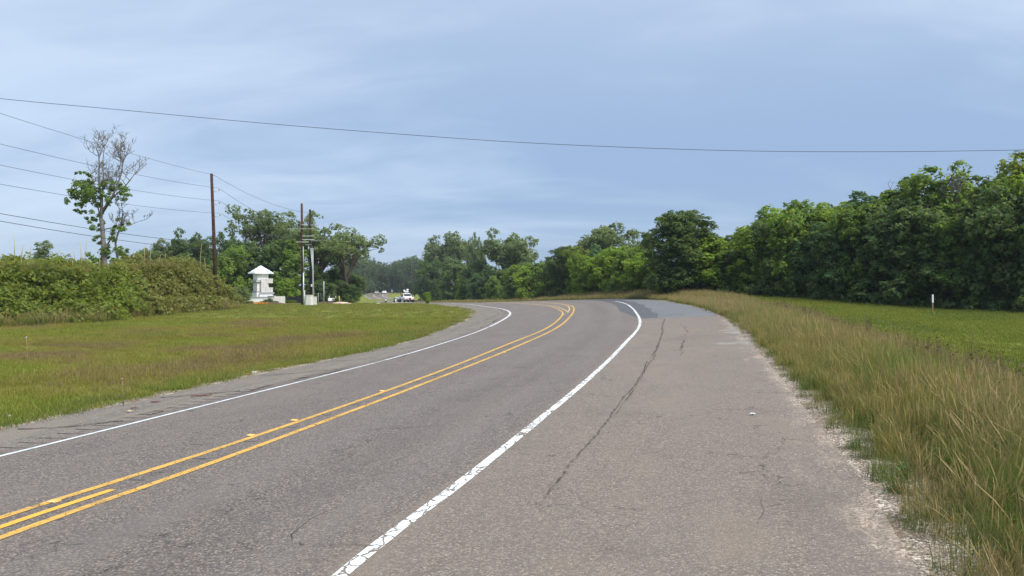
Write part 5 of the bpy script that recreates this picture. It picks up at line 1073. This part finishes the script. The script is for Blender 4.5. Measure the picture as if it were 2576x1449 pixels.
cr_ = thing('dark_trailer', 'low dark vehicle with a grey top and white front corner beside the truck', 'vehicle', (x, y, z), rz); loft('body', [(-1.9, .42, .3, .72), (-1.8, .52, .26, .88), (1.4, .54, .26, .92), (1.5, .5, .3, .88)], 'car_dark', cr_, .04); loft('hood', [(-.9, .40, .90, .96), (-.5, .38, .90, 1.08), (1.1, .4, .90, 1.10), (1.35, .42, .9, .96)], 'car_silver', cr_, .04); bm_obj('corner_panel', B((-.36, -1.92, .46), (.26, .06, .5), .03), M['car_white'], cr_); wheels(cr_, .56, (-1.1, .9), .28, .16)
def car(xu, D, m, label, away):
    s = s_at(D); p = np.array([(xu - CX) / F * D, D]); _, t = st(*p); x, y, z, rz = facing(s, float(t[0])); x, y = p; z = float(H(x, y)[0]) + .02
    c = thing('car', label, 'car', (x, y, z), rz + (0 if not away else math.pi), 'cars on the far road')
    loft('body', [(-2.2, .74, .35, .66), (-2.05, .86, .26, .78), (-1.0, .90, .24, .92), (1.5, .90, .24, .96), (2.1, .84, .28, .92), (2.2, .76, .36, .85)], m, c, .05); loft('cabin', [(-1.05, .80, .90, .96), (-.25, .64, .90, 1.42), (1.0, .64, .90, 1.44), (1.8, .76, .90, .98)], m, c, .05)
    bm_obj('windscreen', B((0, -.68, 1.20), (1.2, .02, .62), .01, Matrix.Rotation(math.radians(-56), 3, 'X')), M['glass'], c); bm_obj('rear_window', B((0, 1.43, 1.22), (1.2, .02, .6), .01, Matrix.Rotation(math.radians(56), 3, 'X')), M['glass'], c)
    for sx in (-1, 1): bm_obj('side_window', B((sx * .74, .35, 1.18), (.03, 1.2, .34), .01), M['glass'], c); bm_obj('headlight', B((sx * .62, -2.17, .66), (.34, .06, .14), .02), M['lamp_glass'], c)
    bm_obj('bumper', B((0, -2.22, .36), (1.6, .08, .2), .03), M['dark'], c); wheels(c, .90, (-1.35, 1.3), .32, .2)
car(947.5, 318, 'car_silver', 'silver car on the far road, coming towards us', False); car(967, 326, 'car_white', 'white car on the far road, right of the silver one', False)

# ------------------------------------------------------------------ small things in the grass and on the pavement
def crumple(name, px, w_, d_, h_, m, label, cat, seed, onroad=False):
    P = cast([px])[0]; z = float(H(*P)[0] if onroad else HG(*P)[0]); r = np.random.default_rng(seed); bm = bmesh.new(); bmesh.ops.create_icosphere(bm, subdivisions=2, radius=1)
    for v in bm.verts: k = r.uniform(.6, 1.15); v.co = Vector((v.co.x * w_ * k, v.co.y * d_ * k, max(0, (v.co.z + .3) * h_ * k)))
    o = bm_obj(name, bm, M[m]); o.location = (P[0], P[1], z + (.02 if onroad else 0)); o.rotation_euler.z = r.random() * .6; return tag(o, label, cat)
crumple('crushed_cup', (1893, 1046), .05, .03, .02, 'litter', 'crushed white paper cup on the right shoulder', 'litter', 1, True)
crumple('plastic_bag', (640, 938), .08, .05, .04, 'litter', 'crumpled white plastic bag where grass meets the inner shoulder', 'litter', 2); crumple('plastic_bag', (22, 1052), .05, .045, .05, 'litter', 'crumpled white plastic bag in the grass at the left frame edge', 'litter', 3)
for px, a, b, l in [((508, 998), .22, .03, 'longest rusty bark scrap on the inner shoulder'), ((390, 1014), .09, .025, 'middle rusty bark scrap on the inner shoulder'), ((337, 1030), .07, .02, 'rusty bark scrap nearest the left on the inner shoulder')]: crumple('bark_scrap', px, a, b, .02, 'brown_scrap', l, 'debris', int(a * 100), True)
for px, m, w_ in [((325, 1038), 'sand', .06)]: crumple('paper_scrap', px, w_, .03, .02, m, 'flat tan scrap beside the leftmost bark scrap', 'debris', 9, True)
# weed stalk with a pale head in the left field
def weed(px, h, label, m='straw', head='litter', seed=0):
    P = cast([px])[0]; z = float(HG(*P)[0]); r = np.random.default_rng(seed); o = thing('weed', label, 'weed', (P[0], P[1], z)); tube('stem', [(0, 0, -.05), (.01, 0, h * .5), (-.02, 0, h)], [.007, .006, .004], M[m], o, 5)
    for k_ in range(6):
        a = k_ * 2.4; zz = h * (.15 + .11 * k_); L_ = .12 + .1 * r.random(); tube('branch', [(0, 0, zz), (math.cos(a) * L_, math.sin(a) * L_, zz + .06), (math.cos(a) * L_ * 1.4, math.sin(a) * L_ * 1.4, zz + .02)], [.004, .003, .002], M[m], o, 4)
    bm = bmesh.new(); bmesh.ops.create_icosphere(bm, subdivisions=1, radius=.025); 
    for v in bm.verts: v.co = v.co * r.uniform(.7, 1.2) + Vector((-.02, 0, h))
    bm_obj('seed_head', bm, M[head], o)
weed((68, 912), .8, 'tall dry weed stalk with a pale head in the left field', seed=1); weed((310, 1022), .5, 'dark dry weed stalk in the grass near the inner shoulder', 'stake', 'stake', 2); weed((568, 790), 1.0, 'weed with a white head at the right end of the bramble mound', 'stake', 'litter', 3)
for i, (px, h) in enumerate([((2210, 850), 1.1), ((2180, 815), 1.0), ((2150, 812), 1.0), ((2452, 905), 1.1), ((2330, 872), 1.05)]): weed(px, h * .8, 'tall dark weed stalk standing out of the right-hand tall grass, %s from the left' % ['third', 'second', 'first', 'fifth', 'fourth'][i], 'stake', 'stake', 10 + i)
X, Y, z = at(2346, 44); mp_ = thing('marker_post', 'white-topped wooden marker post at the edge of the right-hand wood', 'post', (X, Y, z)); bm_obj('post', B((0, 0, .35), (.06, .06, .8), .005), M['stake'], mp_); bm_obj('cap', B((0, -.01, .88), (.075, .075, .5), .01), M['sign_white'], mp_)
P = cast([(952, 776)])[0]; z = float(HG(*P)[0]); mk = thing('survey_marker', 'short dark stake with a pale cap in the far part of the field', 'stake', (P[0], P[1], z)); bm_obj('post', B((0, 0, .2), (.06, .06, .5), 0), M['stake'], mk); bm_obj('cap', B((0, 0, .48), (.3, .1, .05), .01), M['cabinet'], mk)
# ------------------------------------------------------------------ thin humid haze
hz_m = bpy.data.materials.new('haze'); hz_m.use_nodes = True; _nt = hz_m.node_tree; _nt.nodes.clear()
_o = _nt.nodes.new('ShaderNodeOutputMaterial'); _v = _nt.nodes.new('ShaderNodeVolumePrincipled'); _v.inputs['Color'].default_value = (.72, .82, .95, 1); _v.inputs['Density'].default_value = .00026; _v.inputs['Anisotropy'].default_value = .2
_nt.links.new(_v.outputs[0], _o.inputs['Volume'])
hb = bm_obj('haze', B((0, 2300, 8.5), (6100, 5450, 25.0)), hz_m); tag(hb, 'thin pale summer haze over the whole scene', 'haze', kind='stuff')
